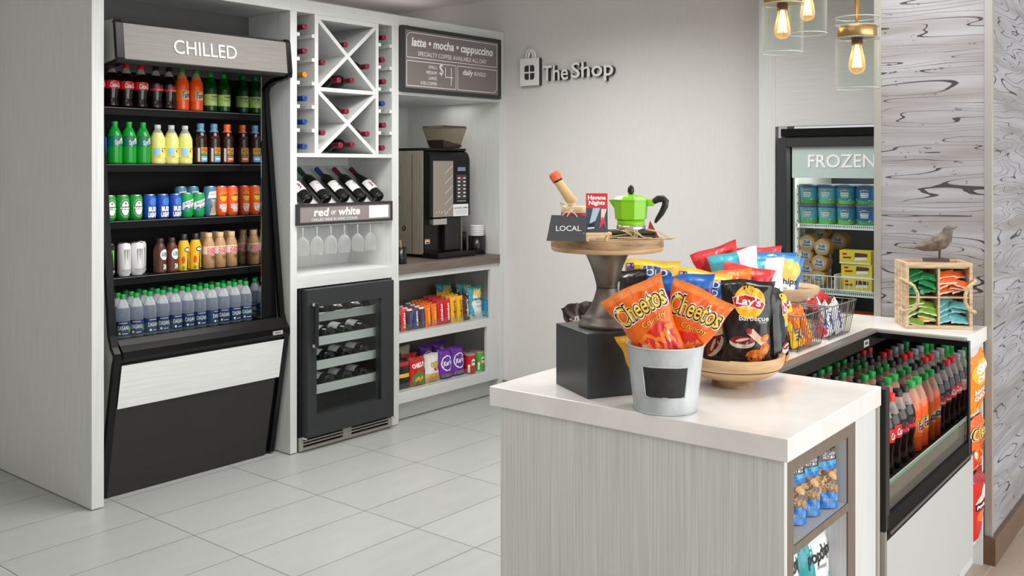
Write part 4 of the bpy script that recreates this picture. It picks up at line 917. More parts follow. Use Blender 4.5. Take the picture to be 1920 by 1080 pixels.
def a_sea(q, S, w, h):
    q.flat([(-w * .46, h * .04), (-w * .22, h * .04), (-w * .05, h * .5), (-w * .12, h * .93), (-w * .46, h * .93)], S(.0007), bm((40, 150, 156)), .015)
    q.text('popchips', S(.0016), w * .12, h * .80, w * .70, h * .15, M((30, 28, 30), .5), .03, 0, .08, .012); q.text('potato', S(.0014), w * .12, h * .70, w * .26, h * .04, M((50, 50, 54), .5), maxlen=.012)
    q.text('sea salt', S(.0014), w * .16, h * .57, w * .48, h * .10, M((30, 140, 160), .5), .0, .3, .1, .012)
    q.flat(ellipse(-w * .22, h * .56, w * .16, h * .055, 20), S(.0018), M((92, 60, 40), .5), .015); q.flat(ellipse(-w * .22, h * .58, w * .15, h * .045, 20), S(.0022), WH, .015)
    for k in range(5): q.flat(ellipse((-.1 + .06 * k) * w, (.36 + .02 * (k % 2)) * h, w * .09, w * .06, 12, k), S(.0016), M((240, 206, 110), .5), .015)
    for k in range(2): q.text(('never fried', 'non-GMO')[k], S(.0014), w * .2, h * (.44 - .045 * k), w * .3, h * .026, M((60, 60, 64), .5), maxlen=.012)
def a_rold(q, S, w, h):
    q.flat([(-w * .45, h * .05), (w * .45, h * .05), (w * .45, h * .74), (-w * .45, h * .74)], S(.0007), bm((28, 92, 170)), .015)
    q.flat(ellipse(w * .04, h * .80, w * .36, h * .13, 24), S(.0010), bm((30, 84, 160)), .015); q.text('ROLD', S(.0016), w * .04, h * .845, w * .52, h * .085, WH, .01, 0, 0, .012); q.text('GOLD', S(.0016), w * .04, h * .735, w * .52, h * .085, WH, .01, 0, 0, .012)
    q.flat([(-w * .47, h * .85), (-w * .32, h * .85), (-w * .32, h * .95), (-w * .47, h * .95)], S(.0010), bm((40, 70, 160)), .015); q.text('SNACK', S(.0016), -w * .395, h * .925, w * .13, h * .028, WH, .02, maxlen=.012); q.text('JAR', S(.0016), -w * .395, h * .885, w * .11, h * .032, LRED, .03, maxlen=.012)
    for k in range(6): q.tube([S(.003)((-.3 + .12 * k) * w + .014 * cos(a), h * .3 + .012 * sin(a)) for a in [2 * PI * i / 10 for i in range(10)]], .003, M((150, 86, 36), .5), 5, True)
def a_mix(q, S, w, h):
    q.text('Chex', S(.0014), 0, h * .78, w * .70, h * .14, WH, .06, 0, .05, .012); q.text('Chex', S(.0020), 0, h * .78, w * .66, h * .125, LRED, .02, 0, .05, .012); q.text('MIX', S(.0014), .0, h * .63, w * .5, h * .10, WH, .03, maxlen=.012)
    for k in range(10): q.flat(ellipse(random.Random(k).uniform(-.35, .35) * w, random.Random(k + 50).uniform(.12, .45) * h, .012, .010, 8, k), S(.0012), M((196, 140, 70), .5), .012)
def a_plain(txt, col, bold=.03, z=.6, wd=.7, ht=.16, rot=0, under=None):
    def go(q, S, w, h):
        if under: q.flat(ellipse(0, h * z, w * .44, h * ht * .9, 20), S(.0008), under, .012)
        for i, s in enumerate(txt): q.text(s, S(.0014), 0, h * (z - i * ht * 1.15), w * wd, h * ht, col, bold, .05, rot, .012)
    return go

# ------------------------------------------------------------------ snack cabinet contents
def bar(name, cat, w, h, col, txt, tcol, fin=(210, 210, 214), vert=True, sh=.0):
    """flat-topped candy packet standing on its end"""
    def art(q, S, w_, h_):
        if txt: q.text(txt, S(.001), 0, h_ * .5, h_ * .70 if vert else w_ * .78, w_ * .36 if vert else h_ * .16, tcol, .03, sh, PI / 2 if vert else 0, .012)
    return mk_bag(name, cat, w, h, .022, bm(col), (), art, 3, nx=8, nz=12, wr=.4, finmat=M(fin, .3))
SN = {'kit': bar('candy_bar', 'candy bar', .046, .135, (222, 50, 36), 'KitKat', WH, (230, 70, 40)), 'sni': bar('candy_bar', 'candy bar', .046, .130, (84, 52, 40), 'SNICKERS', M((70, 110, 210), .4), (220, 220, 224)),
      'alm': bar('candy_bar', 'candy bar', .046, .130, (60, 66, 120), 'ALMOND', WH, (120, 60, 50)), 'ree': bar('candy_bar', 'candy bar', .052, .140, (240, 110, 20), "REESE'S", M((250, 210, 60), .4), (240, 110, 20)),
      'ski': bar('candy_packet', 'candy packet', .062, .155, (206, 24, 34), 'skittles', WH, (200, 40, 50)), 'mmy': bar('candy_packet', 'candy packet', .060, .165, (244, 180, 24), "m&m's", M((92, 50, 30), .4), (240, 180, 30)),
      'mmb': bar('candy_packet', 'candy packet', .060, .160, (84, 52, 38), "m&m's", WH, (60, 36, 30))}
def sn_row(lst, z, y, grp, pitch):
    for k, x, yy, lab in lst: spawn('sn' + k, SN[k], lab, (x, yy, z), 0, R(-4), group=grp)
yf = 4.262; GA = 'candy on the upper snack shelf'
cols = [('kit', 4.128, 'red chocolate wafer bar'), ('sni', 4.182, 'brown chocolate bar with blue lettering'), ('alm', 4.237, 'dark blue chocolate bar'), ('sni', 4.287, 'brown chocolate bar beside the orange ones'), ('ree', 4.340, 'orange peanut butter cup packet beside the brown bar'), ('ree', 4.396, 'orange peanut butter cup packet beside the red candies'),
        ('ski', 4.455, 'red fruit candy packet beside the orange ones'), ('ski', 4.515, 'red fruit candy packet beside the yellow ones'), ('mmy', 4.575, 'yellow chocolate candy packet beside the red ones'), ('mmy', 4.634, 'yellow chocolate candy packet beside the brown one'), ('mmb', 4.696, 'brown chocolate candy packet')]
for r in range(4):
    sn_row([(k, x, yf + .038 * r, '%s, %s' % (lab, ('front of its file', 'second in its file', 'third in its file', 'last in its file')[r])) for k, x, lab in cols], .5305 + (.0 if r == 0 else .006 * r), 0, GA, 0)
SN['popb'] = mk_bag('chip_bag', 'chip bag', .135, .205, .05, bm((232, 236, 236)), [(lambda a, b: b > .82, bm((60, 160, 176)))], a_pop('sea salt', bm((70, 170, 186))), 7, nx=12, nz=16)
for i, (x, y, lab) in enumerate(((4.80, 4.285, 'white and teal chip bag standing at the front of the upper snack shelf'), (4.70, 4.46, 'white and teal chip bag at the back, behind the brown candy packets'), (4.80, 4.37, 'white and teal chip bag directly behind the front one on the snack shelf'))):
    spawn('snpopb', SN['popb'], lab, (x, y, .5305 + .02 * (i > 0)), -.15, R(-5), group='chip bags on the upper snack shelf')
def mk_box(name, cat, w, d, h, col, art=None):
    def go():
        t = thing(name, '', cat, local=True); q = MB(); q.box(-w / 2, w / 2, -d / 2, d / 2, 0, h, col)
        if art: art(q, lambda e=.0006: (lambda x, z: (x, -d / 2 - e, z)), w, h)
        q.build('carton', t, .0012); return t
    return go
def a_mint(q, S, w, h): q.flat([(-w * .5, h * .1), (w * .5, h * .3), (w * .5, h * .5), (-w * .5, h * .35)], S(), WH)
o = mk_box('mint_box', 'candy box', .05, .03, .105, M((60, 160, 196), .35), a_mint)(); o['label'] = 'small light blue candy box at the right end of the upper snack shelf'; o.location = (4.905, 4.262, .5305)
o2 = dup(o, 'small light blue candy box behind the front one at the right shelf end'); o2.location = (4.905, 4.30, .5305)
GB = 'snacks on the lower snack shelf'
def a_chz(q, S, w, h):
    q.text('CHEEZ-IT', S(.0014), 0, h * .72, w * .8, h * .16, WH, .05, 0, .08, .012); q.flat([(-w * .42, h * .05), (w * .42, h * .05), (w * .42, h * .35), (0, h * .55), (-w * .42, h * .35)], S(), bm((70, 140, 60)), .012)
    for k in range(4): q.flat([(x, z) for x, z in ellipse((-.2 + .13 * k) * w, (.22 + .05 * (k % 2)) * h, .015, .015, 4, .5 + k)], S(.0016), M((236, 170, 60), .5), .012)
def a_corn(q, S, w, h):
    q.text('CORN', S(.0014), w * .1, h * .62, w * .60, h * .17, M((20, 20, 20), .4), .07, 0, .1, .012); q.text('CORN', S(.0020), w * .1, h * .62, w * .57, h * .15, YEL, .03, 0, .1, .012); q.text('NUTS', S(.0020), w * .22, h * .46, w * .45, h * .14, LRED, .05, 0, .1, .012)
    for k in range(7): q.flat(ellipse((-.3 + .1 * k) * w, (.16 + .05 * (k % 3)) * h, .012, .009, 8, k), S(.0014), M((226, 170, 70), .5), .012)
def a_kar(q, S, w, h):
    q.flat(ellipse(0, h * .52, w * .42, w * .42, 24), S(.0008), WH, .012); q.flat(ellipse(0, h * .52, w * .36, w * .36, 24), S(.0012), bm((104, 44, 160)), .012); q.text("Kar's", S(.0018), 0, h * .53, w * .62, h * .17, WH, .03, .2, .12, .012)
    q.flat([(-w * .4, h * .04), (w * .4, h * .04), (w * .4, h * .17), (-w * .4, h * .17)], S(.0008), M((150, 120, 90), .5), .012); q.text("Sweet 'N Salty", S(.0014), 0, h * .10, w * .6, h * .04, WH, maxlen=.012)
SN['jerk'] = mk_bag('jerky_bag', 'snack bag', .115, .185, .05, bm((34, 30, 30)), [(lambda a, b: .36 < b < .52, bm((240, 190, 40))), (lambda a, b: .75 < b < .86, bm((190, 40, 40)))], None, 11, nx=12, nz=16)
SN['chz'] = mk_bag('cracker_bag', 'snack bag', .125, .175, .05, bm((202, 30, 36)), (), a_chz, 12, nx=12, nz=16, finmat=bm((220, 60, 60)))
SN['corn'] = mk_bag('corn_snack_bag', 'snack bag', .125, .180, .05, bm((232, 230, 222)), [(lambda a, b: b < .3, bm((214, 180, 120)))], a_corn, 13, nx=12, nz=16)
SN['kar'] = mk_bag('trail_mix_bag', 'snack bag', .118, .190, .055, bm((112, 48, 168)), (), a_kar, 14, nx=12, nz=16)
SN['beige'] = mk_bag('chip_bag', 'snack bag', .15, .20, .05, bm((214, 202, 178)), (), None, 15, nx=12, nz=16)
for k, x, y, z, lab in (('jerk', 4.135, 4.275, .1805, 'black snack bag with yellow band at the left of the lower snack shelf'), ('chz', 4.252, 4.270, .1805, 'red cracker bag with green panel on the lower snack shelf'), ('corn', 4.384, 4.272, .1805, 'white corn snack bag with yellow and red lettering'),
    ('kar', 4.508, 4.275, .1805, 'purple trail mix bag beside the white corn snack bag'), ('kar', 4.628, 4.28, .1805, 'purple trail mix bag beside the red canister'), ('beige', 4.27, 4.42, .2005, 'beige snack bag behind the red cracker bag'), ('kar', 4.47, 4.40, .2005, 'purple trail mix bag in the back row, behind the corn snack bag'), ('kar', 4.60, 4.41, .2005, 'purple trail mix bag in the back row, behind the front purple bags'),
    ('jerk', 4.15, 4.36, .1905, 'black snack bag behind the front black one'), ('chz', 4.265, 4.345, .1905, 'red cracker bag behind the front red one')):
    spawn('sn' + k, SN[k], lab, (x, y, z), -.05, R(-5), group=GB)
def mk_canister(col):
    def go():
        t = thing('chip_canister', '', 'canister', local=True); q = MB(); q.lathe([(.036, 0), (.037, .003), (.037, .118), (.036, .12)], col, 24); f = cyl(.0372)
        q.flat(ellipse(.006, .075, .017, .022, 18), f, WH, .007); q.flat([(-.010, .076), (.006, .082), (.022, .076), (.020, .070), (.006, .074), (-.008, .070)], g_(f, .012), M((60, 30, 20), .4), .007); q.text('Pringles', g_(f, .014), .006, .054, .040, .011, YEL, .03, 0, .05, .007)
        q.flat([(-.034, .01), (-.020, .01), (-.020, .06), (-.034, .06)], f, WH, .007); q.build('canister_body', t)
        c = MB(); c.lathe([(.0378, .1185), (.038, .126), (.036, .127)], clear((200, 170, 166), .6), 24); c.build('lid', t); return t
    return go
for x, y, c, lab in ((4.735, 4.272, (190, 26, 34), 'red chip canister at the front of the lower snack shelf'), (4.838, 4.278, (80, 170, 50), 'green chip canister at the right end of the lower shelf'), (4.742, 4.352, (190, 26, 34), 'red chip canister directly behind the front red one'), (4.845, 4.358, (80, 170, 50), 'green chip canister directly behind the front green one')):
    o = spawn('can%d' % c[0], mk_canister(M(c, .35)), lab, (x, y, .1805), -.25, group='chip canisters')
    if y > 4.3: o.location.z = .1805

# ------------------------------------------------------------------ freezer in its white surround
XP = 4.76
t = thing('freezer_surround', 'white wood-grain wall panel framing the black frozen-food freezer', 'wall panel', (XP, 1.9, 0))
MB().box(XP, 4.80, 2.165, 2.255, 0, 2.649, LAM).build('side_panel', t, .001); MB().box(XP, 4.80, 1.2, 2.165, 1.735, 2.649, LAMH).build('upper_panel', t, .001)
t = thing('freezer', 'black glass-door freezer with a frosted FROZEN header', 'freezer', (5.0, 1.85, 0))
fx = 4.72; FB = M((34, 36, 38), .35)
q = MB(); q.box(fx + .06, 5.38, 2.12, 2.14, 0, 1.70, FB); q.box(fx + .06, 5.38, 1.40, 1.42, 0, 1.70, FB); q.box(fx + .06, 5.38, 1.42, 2.12, 1.66, 1.70, FB); q.box(5.36, 5.38, 1.42, 2.12, 0, 1.66, FB); q.box(fx + .06, 5.38, 1.42, 2.12, 0, .16, FB); q.build('housing', t)
MB().box(fx + .02, fx + .06, 1.40, 2.125, 1.685, 1.722, BLKG).build('top_rail', t)
LIN = M((206, 206, 200), .5)
q = MB(); q.box(fx + .07, 5.30, 2.072, 2.082, .16, 1.66, LIN); q.box(fx + .07, 5.30, 1.43, 1.44, .16, 1.66, LIN); q.box(5.28, 5.30, 1.44, 2.072, .16, 1.66, M((60, 60, 58), .6))
for k in range(28): q.box(fx + .10, fx + .106, 2.0705, 2.072, .30 + .045 * k, .31 + .045 * k, BLK)
q.build('liner', t)
q = MB(); q.box(fx, fx + .055, 2.088, 2.14, .12, 1.675, BLKM); q.box(fx, fx + .055, 1.40, 1.452, .12, 1.675, BLKM); q.box(fx, fx + .055, 1.452, 2.088, 1.628, 1.675, BLKM); q.box(fx, fx + .055, 1.452, 2.088, .12, .20, BLKM); dr = q.build('door', t, .002)
MB().box(fx + .024, fx + .028, 1.45, 2.09, .198, 1.63, pane(.0)).build('glass_pane', dr)
FRO = M((190, 209, 204), .3)
MB().box(fx + .018, fx + .0235, 1.452, 2.064, 1.472, 1.629, FRO).build('frosted_header', dr)
MB().text3('FROZEN', lambda x, y, d: (fx + .0175 - d, 1.810 - x, 1.557 + y), .336, .066, .003, M((255, 255, 255), .4), M((255, 255, 255), .4), .008).build('lettering', dr)
MB().tube([(fx - .02, 2.118, .60), (fx - .028, 2.118, .62), (fx - .028, 2.118, 1.10), (fx - .02, 2.118, 1.12)], .010, BLKG, 8).build('handle', dr)
def wire_shelf(z, name):
    q = MB(); q.box(fx + .085, fx + .10, 1.44, 2.07, z - .022, z - .014, WHT); q.box(fx + .085, fx + .10, 1.44, 2.07, z - .004, z, WHT)
    for k in range(64): q.box(fx + .086, fx + .099, 1.445 + .00975 * k, 1.4495 + .00975 * k, z - .014, z - .004, WHT)
    for k in range(32): q.box(fx + .09, 5.26, 1.445 + .0195 * k, 1.4485 + .0195 * k, z - .005, z - .001, WHT)
    q.build(name, t)
wire_shelf(1.237, 'wire_shelf'); wire_shelf(.905, 'wire_shelf'); wire_shelf(.62, 'wire_shelf')
def fence(z, h, name, y0=1.44, y1=2.07):
    q = MB(); x = fx + .075
    for zz in (z, z + h): q.tube([(x, y0, zz), (x, y1, zz)], .0028, WHT, 6)
    n = int((y1 - y0) / .022)
    for k in range(n + 1): q.tube([(x, y0 + .022 * k, z), (x, y0 + .022 * k, z + h)], .0017, WHT, 5)
    for yy in (1.86, 1.66): q.box(x - .004, x + .30, yy, yy + .006, z, z + h + .012, WHT)
    q.build(name, t)
fence(.912, .065, 'wire_fence')
def mk_pint(body, lower, txt):
    def go():
        t = thing('ice_cream_pint', '', 'ice cream tub', local=True); q = MB(); P = [(.040, 0), (.041, .003), (.0465, .084)]
        q.lathe(P, body, 24); f = lambda e=.0006: (lambda x, z: ((.0412 + .0053 * z / .084 + e) * sin(x / .044), -(.0412 + .0053 * z / .084 + e) * cos(x / .044), z))
        q.flat([(-.06, .003), (.06, .003), (.06, .016), (.03, .024), (0, .018), (-.03, .026), (-.06, .018)], f(), lower, .008)
        q.flat([(-.030, .060), (-.018, .074), (0, .079), (.018, .074), (.030, .060), (.016, .066), (0, .069), (-.016, .066)], f(.0008), M((24, 24, 26), .5), .008)
        q.text("BEN&JERRY'S", f(.0012), 0, .0725, .046, .008, WH, .02, maxlen=.006, bend=-.008)
        q.flat([(-.018, .036), (.018, .036), (.020, .060), (-.020, .060)], f(.0008), M((232, 236, 226), .5), .008)
        for i, s in enumerate(txt): q.text(s, f(.0012), 0, .053 - .011 * i, .032, .008, M((60, 100, 60) if i else (40, 60, 120), .5), .02, maxlen=.006)
        q.flat(ellipse(.026, .022, .006, .004, 10), f(.001), WH, .006); q.flat(ellipse(.028, .020, .003, .003, 8), f(.0014), BLK, .006); q.build('tub', t)
        c = MB(); c.lathe([(.047, .083), (.0485, .085), (.0485, .098), (.045, .1005)], M((92, 98, 122), .45), 24); c.build('lid', t); return t
    return go
PC = [((92, 170, 196), (90, 170, 70), ('Chocolate', 'Fudge')), ((110, 186, 206), (110, 190, 80), ('Phish', 'Food')), ((70, 150, 176), (120, 190, 80), ('Americone', 'Dream')), ((56, 110, 176), (90, 160, 90), ('Tonight', 'Dough'))]
for r in range(2):
    for i, y in enumerate((2.022, 1.925, 1.826, 1.727)):
        c = PC[(i + (r == 1 and i == 0)) % 4]
        for dpt in range(2):
            spawn('pint%d%d' % (i, r), mk_pint(M(c[0], .4), M(c[1], .4), c[2]), '%s ice cream pint, %s of the freezer stack, %s' % (('leftmost blue-green', 'pale aqua', 'middle teal', 'dark blue')[i], ('upper layer', 'lower layer')[r], 'in the row behind' if dpt else 'in front'),
                  (fx + .135 + .105 * dpt, y, 1.2375 + (.1012 if r == 0 else 0)), R(-90) + .1, group='ice cream pints')
def mk_cookie():
    t = thing('cookie_sandwich', '', 'ice cream sandwich', local=True)    # round wrapped sandwich, face towards -X
    q = MB()
    def rx(prof, m, seg=18):
        n = len(prof); vs = []
        for r, x in prof:
            for i in range(seg): a = 2 * PI * i / seg; rr_ = r * (1 + .05 * sin(5 * a)); vs.append((x, rr_ * cos(a), rr_ * sin(a)))
        q.add(vs, [(j * seg + i, j * seg + (i + 1) % seg, (j + 1) * seg + (i + 1) % seg, (j + 1) * seg + i) for j in range(n - 1) for i in range(seg)], m, True)
        return vs
    rx([(.046, .06), (.047, .02), (.045, .004), (.040, -.003)], M((176, 128, 72), .3)); rx([(.040, -.003), (.036, -.004), (.0001, -.004)], M((188, 154, 116), .3))
    f = lambda x, z: (-.0052, -x, z); q.flat(ellipse(0, 0, .030, .022, 18), f, M((206, 196, 186), .4)); q.text('Toll', lambda x, z: (-.006, -x, z), 0, .007, .034, .014, M((60, 96, 160), .4), .05); q.text('House', lambda x, z: (-.006, -x, z), 0, -.008, .040, .012, M((60, 96, 160), .4), .05)
    q.build('wrapper', t); return t
for i, (px, py, dx, lab) in enumerate(((1513, 456, 0, 'top left of the stack'), (1541, 464, -.012, 'top right of the stack'), (1509, 479, 0, 'second row left of the stack'), (1536, 493, -.01, 'second row right of the stack'), (1538, 442, .11, 'set back behind the top of the stack'), (1571, 452, .13, 'far back above the yellow boxes'), (1512, 505, .0, 'third row left, behind the wire fence'), (1534, 521, -.005, 'lowest right, behind the wire fence'), (1509, 528, .005, 'lowest left, behind the wire fence'))):
    p = atx(px, py, fx + .12 + dx); spawn('cookie', mk_cookie, 'round wrapped cookie sandwich in the freezer, %s' % lab, p, 0, 0, 0, group='round cookie sandwiches')
def a_klon(q, S, w, h):
    q.flat([(-w * .5, 0), (w * .5, 0), (w * .5, h * .1), (-w * .5, h * .1)], S(), WHT); q.flat([(-.005, h * .25), (w * .38, h * .35), (w * .40, h * .8), (w * .0, h * .85)], S(), M((98, 56, 36), .5)); q.flat([(-.005, h * .25), (w * .38, h * .35), (w * .38, h * .55), (.0, h * .5)], S(.0009), WHT)
    q.flat([(-w * .40, h * .66), (-w * .26, h * .66), (-w * .26, h * .80), (-w * .40, h * .80)], S(.0008), LRED); q.flat([(-w * .38, h * .40), (-w * .12, h * .42), (-w * .12, h * .54), (-w * .38, h * .52)], S(.0008), M((120, 66, 34), .4))
for i, (y, z, x) in enumerate(((1.768, .9065, 0), (1.768, .975, 0), (1.775, 1.0435, -.005), (1.775, .9065, .075), (1.765, .975, .075))):
    spawn('klon', mk_box('ice_cream_box', 'ice cream box', .155, .07, .067, M((240, 206, 70), .4), a_klon), 'yellow ice cream sandwich box in the freezer, %s' % ('bottom of the front stack', 'middle of the front stack', 'top of the front stack', 'bottom of the stack behind', 'top of the stack behind')[i], (fx + .145 + x, y, z), R(-90) + .04 * (i - 1), group='yellow ice cream boxes')
SN['choc'] = mk_bag('ice_cream_bar', 'ice cream bar', .06, .15, .035, bm((60, 38, 30)), [(lambda a, b: b < .3, bm((200, 40, 40))), (lambda a, b: b < .15, WHT)], None, 21, nx=8, nz=12)
for i in range(4): spawn('snchoc', SN['choc'], 'brown wrapped ice cream bar standing beside the yellow freezer boxes, %s from the left' % ORD[i], (fx + .12 + .02 * (i % 2), 1.64 - .04 * i, .9065), R(-90) + .2 * i, R(-6), R(6 * (i % 3 - 1)), group='wrapped ice cream bars')
def a_obox(q, S, w, h): q.flat([(-w * .2, h * .70), (w * .3, h * .74), (w * .3, h * .84), (-w * .2, h * .80)], S(.0008), WH); q.flat(ellipse(w * .1, h * .3, w * .22, h * .2, 16), S(), M((190, 120, 60), .5)); q.flat([(-w * .5, 0), (-w * .3, 0), (-w * .25, h), (-w * .5, h)], S(.0008), M((244, 180, 90), .4))
o = mk_box('frozen_meal_box', 'frozen food box', .22, .10, .17, M((224, 84, 40), .4), a_obox)(); o['label'] = 'orange frozen food box on the lower freezer shelf'; place(o, (fx + .2, 1.80, .6205), R(-90) + .15)
SN['fz'] = mk_bag('frozen_snack_packet', 'frozen snack', .13, .17, .05, bm((44, 86, 176)), [(lambda a, b: .3 < b < .6, bm((206, 60, 60)))], None, 23, nx=10, nz=12)
for i, (y, x) in enumerate(((1.96, .15), (1.90, .25), (2.0, .25))): spawn('snfz', SN['fz'], 'blue and red frozen snack packet on the lower freezer shelf, %s' % ('frontmost', 'behind, nearer the orange box', 'behind, nearer the freezer side')[i], (fx + x, y, .6205), R(-90) + .3 * i, R(-8), group='frozen snack packets')

# ------------------------------------------------------------------ pendant lamps
AMB = clear((238, 204, 150), .08, .03, (255, 240, 212)); LGL = clear((214, 220, 218), .012, .02, (250, 252, 251), .5, 2.5)
FIL = bpy.data.materials.new('glowing_filament'); FIL.use_nodes = True
fb = FIL.node_tree.nodes['Principled BSDF']; fb.inputs['Emission Color'].default_value = (1, .74, .40, 1); fb.inputs['Emission Strength'].default_value = 7
def mk_pendant():
    t = thing('pendant_lamp', '', 'pendant lamp', local=True)   # origin at the lower rim of the glass
    R0 = .071
    q = MB(); q.lathe([(R0, 0), (R0, .165), (R0 * .98, .1685)], LGL, 36, cap=False); q.lathe([(R0 - .003, 0), (R0 - .003, .165)], LGL, 36, cap=False); q.tube([(R0 * cos(a), R0 * sin(a), 0) for a in [2 * PI * i / 36 for i in range(36)]], .0017, clear((190, 200, 198), .5, .05), 6, True)
    q.tube([(R0 * cos(a), R0 * sin(a), .1685) for a in [2 * PI * i / 36 for i in range(36)]], .0022, clear((150, 160, 158), .6, .05), 6, True); q.build('glass_shade', t)
    q = MB(); q.lathe([(.062, .172), (.064, .175), (.064, .208), (.062, .211)], BRASS, 36); q.build('brass_band', t)
    q = MB(); q.lathe([(R0, .2095), (R0, .238)], LGL, 36, cap=False); q.lathe([(R0, .238), (.03, .244), (.008, .245)], LGL, 36, cap=False)
    for z in (.2095, .238): q.tube([(R0 * cos(a), R0 * sin(a), z) for a in [2 * PI * i / 36 for i in range(36)]], .002, clear((170, 180, 178), .6, .05), 6, True)
    q.build('glass_collar', t)
    q = MB(); q.lathe([(.006, .21), (.006, .245), (.0085, .246), (.0085, 1.0)], BRASS, 14); q.build('stem', t)
    q = MB(); q.lathe([(.0185, .148), (.0185, .17), (.012, .172)], M((120, 84, 50), .3, .9), 18); q.build('socket', t)
    q = MB(); q.lathe([(.0001, .048), (.011, .050), (.022, .057), (.0272, .069), (.0276, .082), (.0240, .104), (.0180, .130), (.0150, .152)], AMB, 22); bu = q.build('bulb', t)
    q = MB()
    for k in range(8):
        a0 = 2 * PI * k / 8; q.tube([(.006 * cos(a0), .006 * sin(a0), .146), (.016 * cos(a0), .016 * sin(a0), .072), (.016 * cos(a0 + .5), .016 * sin(a0 + .5), .072), (.006 * cos(a0 + .6), .006 * sin(a0 + .6), .146)], .0007, FIL, 5)
    q.build('filament', bu); return t
PL = []
for px, d, zb, lab in ((1607, 3.3, 1.794, 'glass cylinder pendant lamp with brass band, hanging nearest the marbled pillar'), (1467, 3.4, 1.926, 'glass cylinder pendant lamp hanging farthest from the marbled pillar, in front of the other'), (1514, 3.67, 2.029, 'highest and most distant pendant lamp, partly behind another glass shade')):
    p = atd(px, 300, d); o = spawn('pend', mk_pendant, lab, (p[0], p[1], zb), group='pendant lamps over the counter'); PL.append(o)
    l = bpy.data.lights.new('bulb_glow', 'POINT'); l.energy = .35; l.color = (1, .72, .4); l.shadow_soft_size = .012; lo = bpy.data.objects.new('bulb_glow', l); COL.objects.link(lo); lo.location = (p[0], p[1], zb + .112)

# ------------------------------------------------------------------ island
ZT = .914
t = thing('island_countertop', 'white quartz countertop of the island with a cut-out over the bottle cooler', 'countertop', (3.1, 1.3, .86), island=True)
U0, U1, V0, V1 = 2.119, 4.088, .857, 1.726
CU0, CU1, CV = 2.79, 3.785, 1.205
poly = [(U0, V0), (CU0, V0), (CU0, CV), (CU1, CV), (CU1, V0), (U1, V0), (U1, V1), (U0, V1)]
q = MB(); n = 8; zt, zb = ZT, .8602
vs = [(u, v, zt) for u, v in poly] + [(u, v, zb) for u, v in poly]
for z_, off in ((zt, 0), (zb, 8)): q.add(vs, [(off + 0, off + 1, off + 2, off + 7), (off + 2, off + 3, off + 6, off + 7), (off + 3, off + 4, off + 5, off + 6)], STONE)
q.add(vs, [(i, (i + 1) % 8, 8 + (i + 1) % 8, 8 + i) for i in range(8)], STONE); q.build('slab', t, .002)
t = thing('island_cabinet', 'pale wood-grain island cabinet with taupe-framed side niche and chip rack', 'cabinet', (3.1, 1.3, 0), island=True)
B0, BV = 2.128, .868
MB().box(B0, 2.146, BV + .001, 1.693, 0, .86, LAMI).build('end_panel', t, .001)
MB().box(2.146, 4.075, 1.675, 1.693, 0, .86, LAMI).build('side_panel', t, .001)
BRF = noisy('taupe_frame', (104, 92, 80), (124, 112, 99), (50, 50, 1.2), 3.0, 6, .45)
q = MB(); q.box(2.1462, 2.181, BV, BV + .004, 0, .86, BRF); q.box(2.549, 2.607, BV, BV + .004, 0, .86, BRF); q.box(2.181, 2.549, BV, BV + .004, .822, .86, BRF); q.box(2.181, 2.549, BV, BV + .004, .629, .650, BRF); q.box(2.181, 2.549, BV, BV + .004, 0, .20, BRF); q.build('niche_frame', t, .0008)
NI = noisy('niche_lining', (196, 198, 200), (216, 218, 218), (60, 60, 1.2), 3.0, 6, .5)
q = MB(); q.box(2.16, 2.181, BV + .004, 1.2, .1, .86, NI); q.box(2.549, 2.57, BV + .004, 1.2, .1, .86, NI); q.box(2.181, 2.549, BV + .004, 1.19, .823, .86, NI); q.box(2.181, 2.549, 1.19, 1.2, .1, .86, NI); q.build('niche_lining', t)
MB().box(2.181, 2.549, BV + .0041, 1.19, .632, .650, NI).build('shelf', t); MB().box(2.181, 2.549, BV + .0041, 1.19, .18, .20, NI).build('shelf', t)
MB().box(2.607, 2.776, BV, BV + .02, 0, .8599, LAM).build('filler_panel', t, .0008)
MB().box(2.776, 2.795, BV - .006, BV + .02, 0, .8599, M((176, 172, 160), .45)).build('filler_strip', t)
q = MB(); q.box(3.82, 3.845, .90, 1.3, 0, .86, LAM); q.box(4.055, 4.075, BV, 1.3, 0, .8599, LAM); q.box(3.845, 4.055, 1.13, 1.15, 0, .86, LAM); q.box(3.79, 4.055, BV, BV + .018, .80, .8599, LAM)
for z in (.60, .385, .115): q.box(3.845, 4.055, BV + .012, 1.13, z - .015, z, LAM)
q.box(3.80, 4.055, .90, .915, 0, .10, LAM); q.build('chip_rack', t)

t = thing('bottle_cooler', 'black open-top bottle cooler with mirrored end set into the island', 'cooler', (3.28, 1.15, 0), island=True)
CVF = .847
MB().box(2.797, 2.834, CVF, CVF + .03, .505, .905, BLKG).build('corner_post', t, .002); MB().box(3.745, 3.772, CVF - .002, CVF + .02, .50, .9045, BLKG).build('corner_post', t, .002)
MB().box(3.741, 3.7445, CVF + .004, 1.47, .50, .884, MIRROR).build('mirror_panel', t)
q = MB(); q.box(3.746, 3.784, .86, 1.204, .88, .904, BLKG); q.box(3.742, 3.760, .86, 1.204, .884, .9, BLKG); q.box(3.752, 3.784, .86, 1.204, .904, .913, M((168, 166, 160), .35, .3)); q.build('end_rail', t)
q = MB(); q.box(2.80, 3.75, 1.168, 1.2045, .904, .9146, M((126, 121, 116), .4, .3)); q.box(2.80, 3.742, 1.168, 1.18, .862, .904, BLKG); q.build('rear_rail', t)
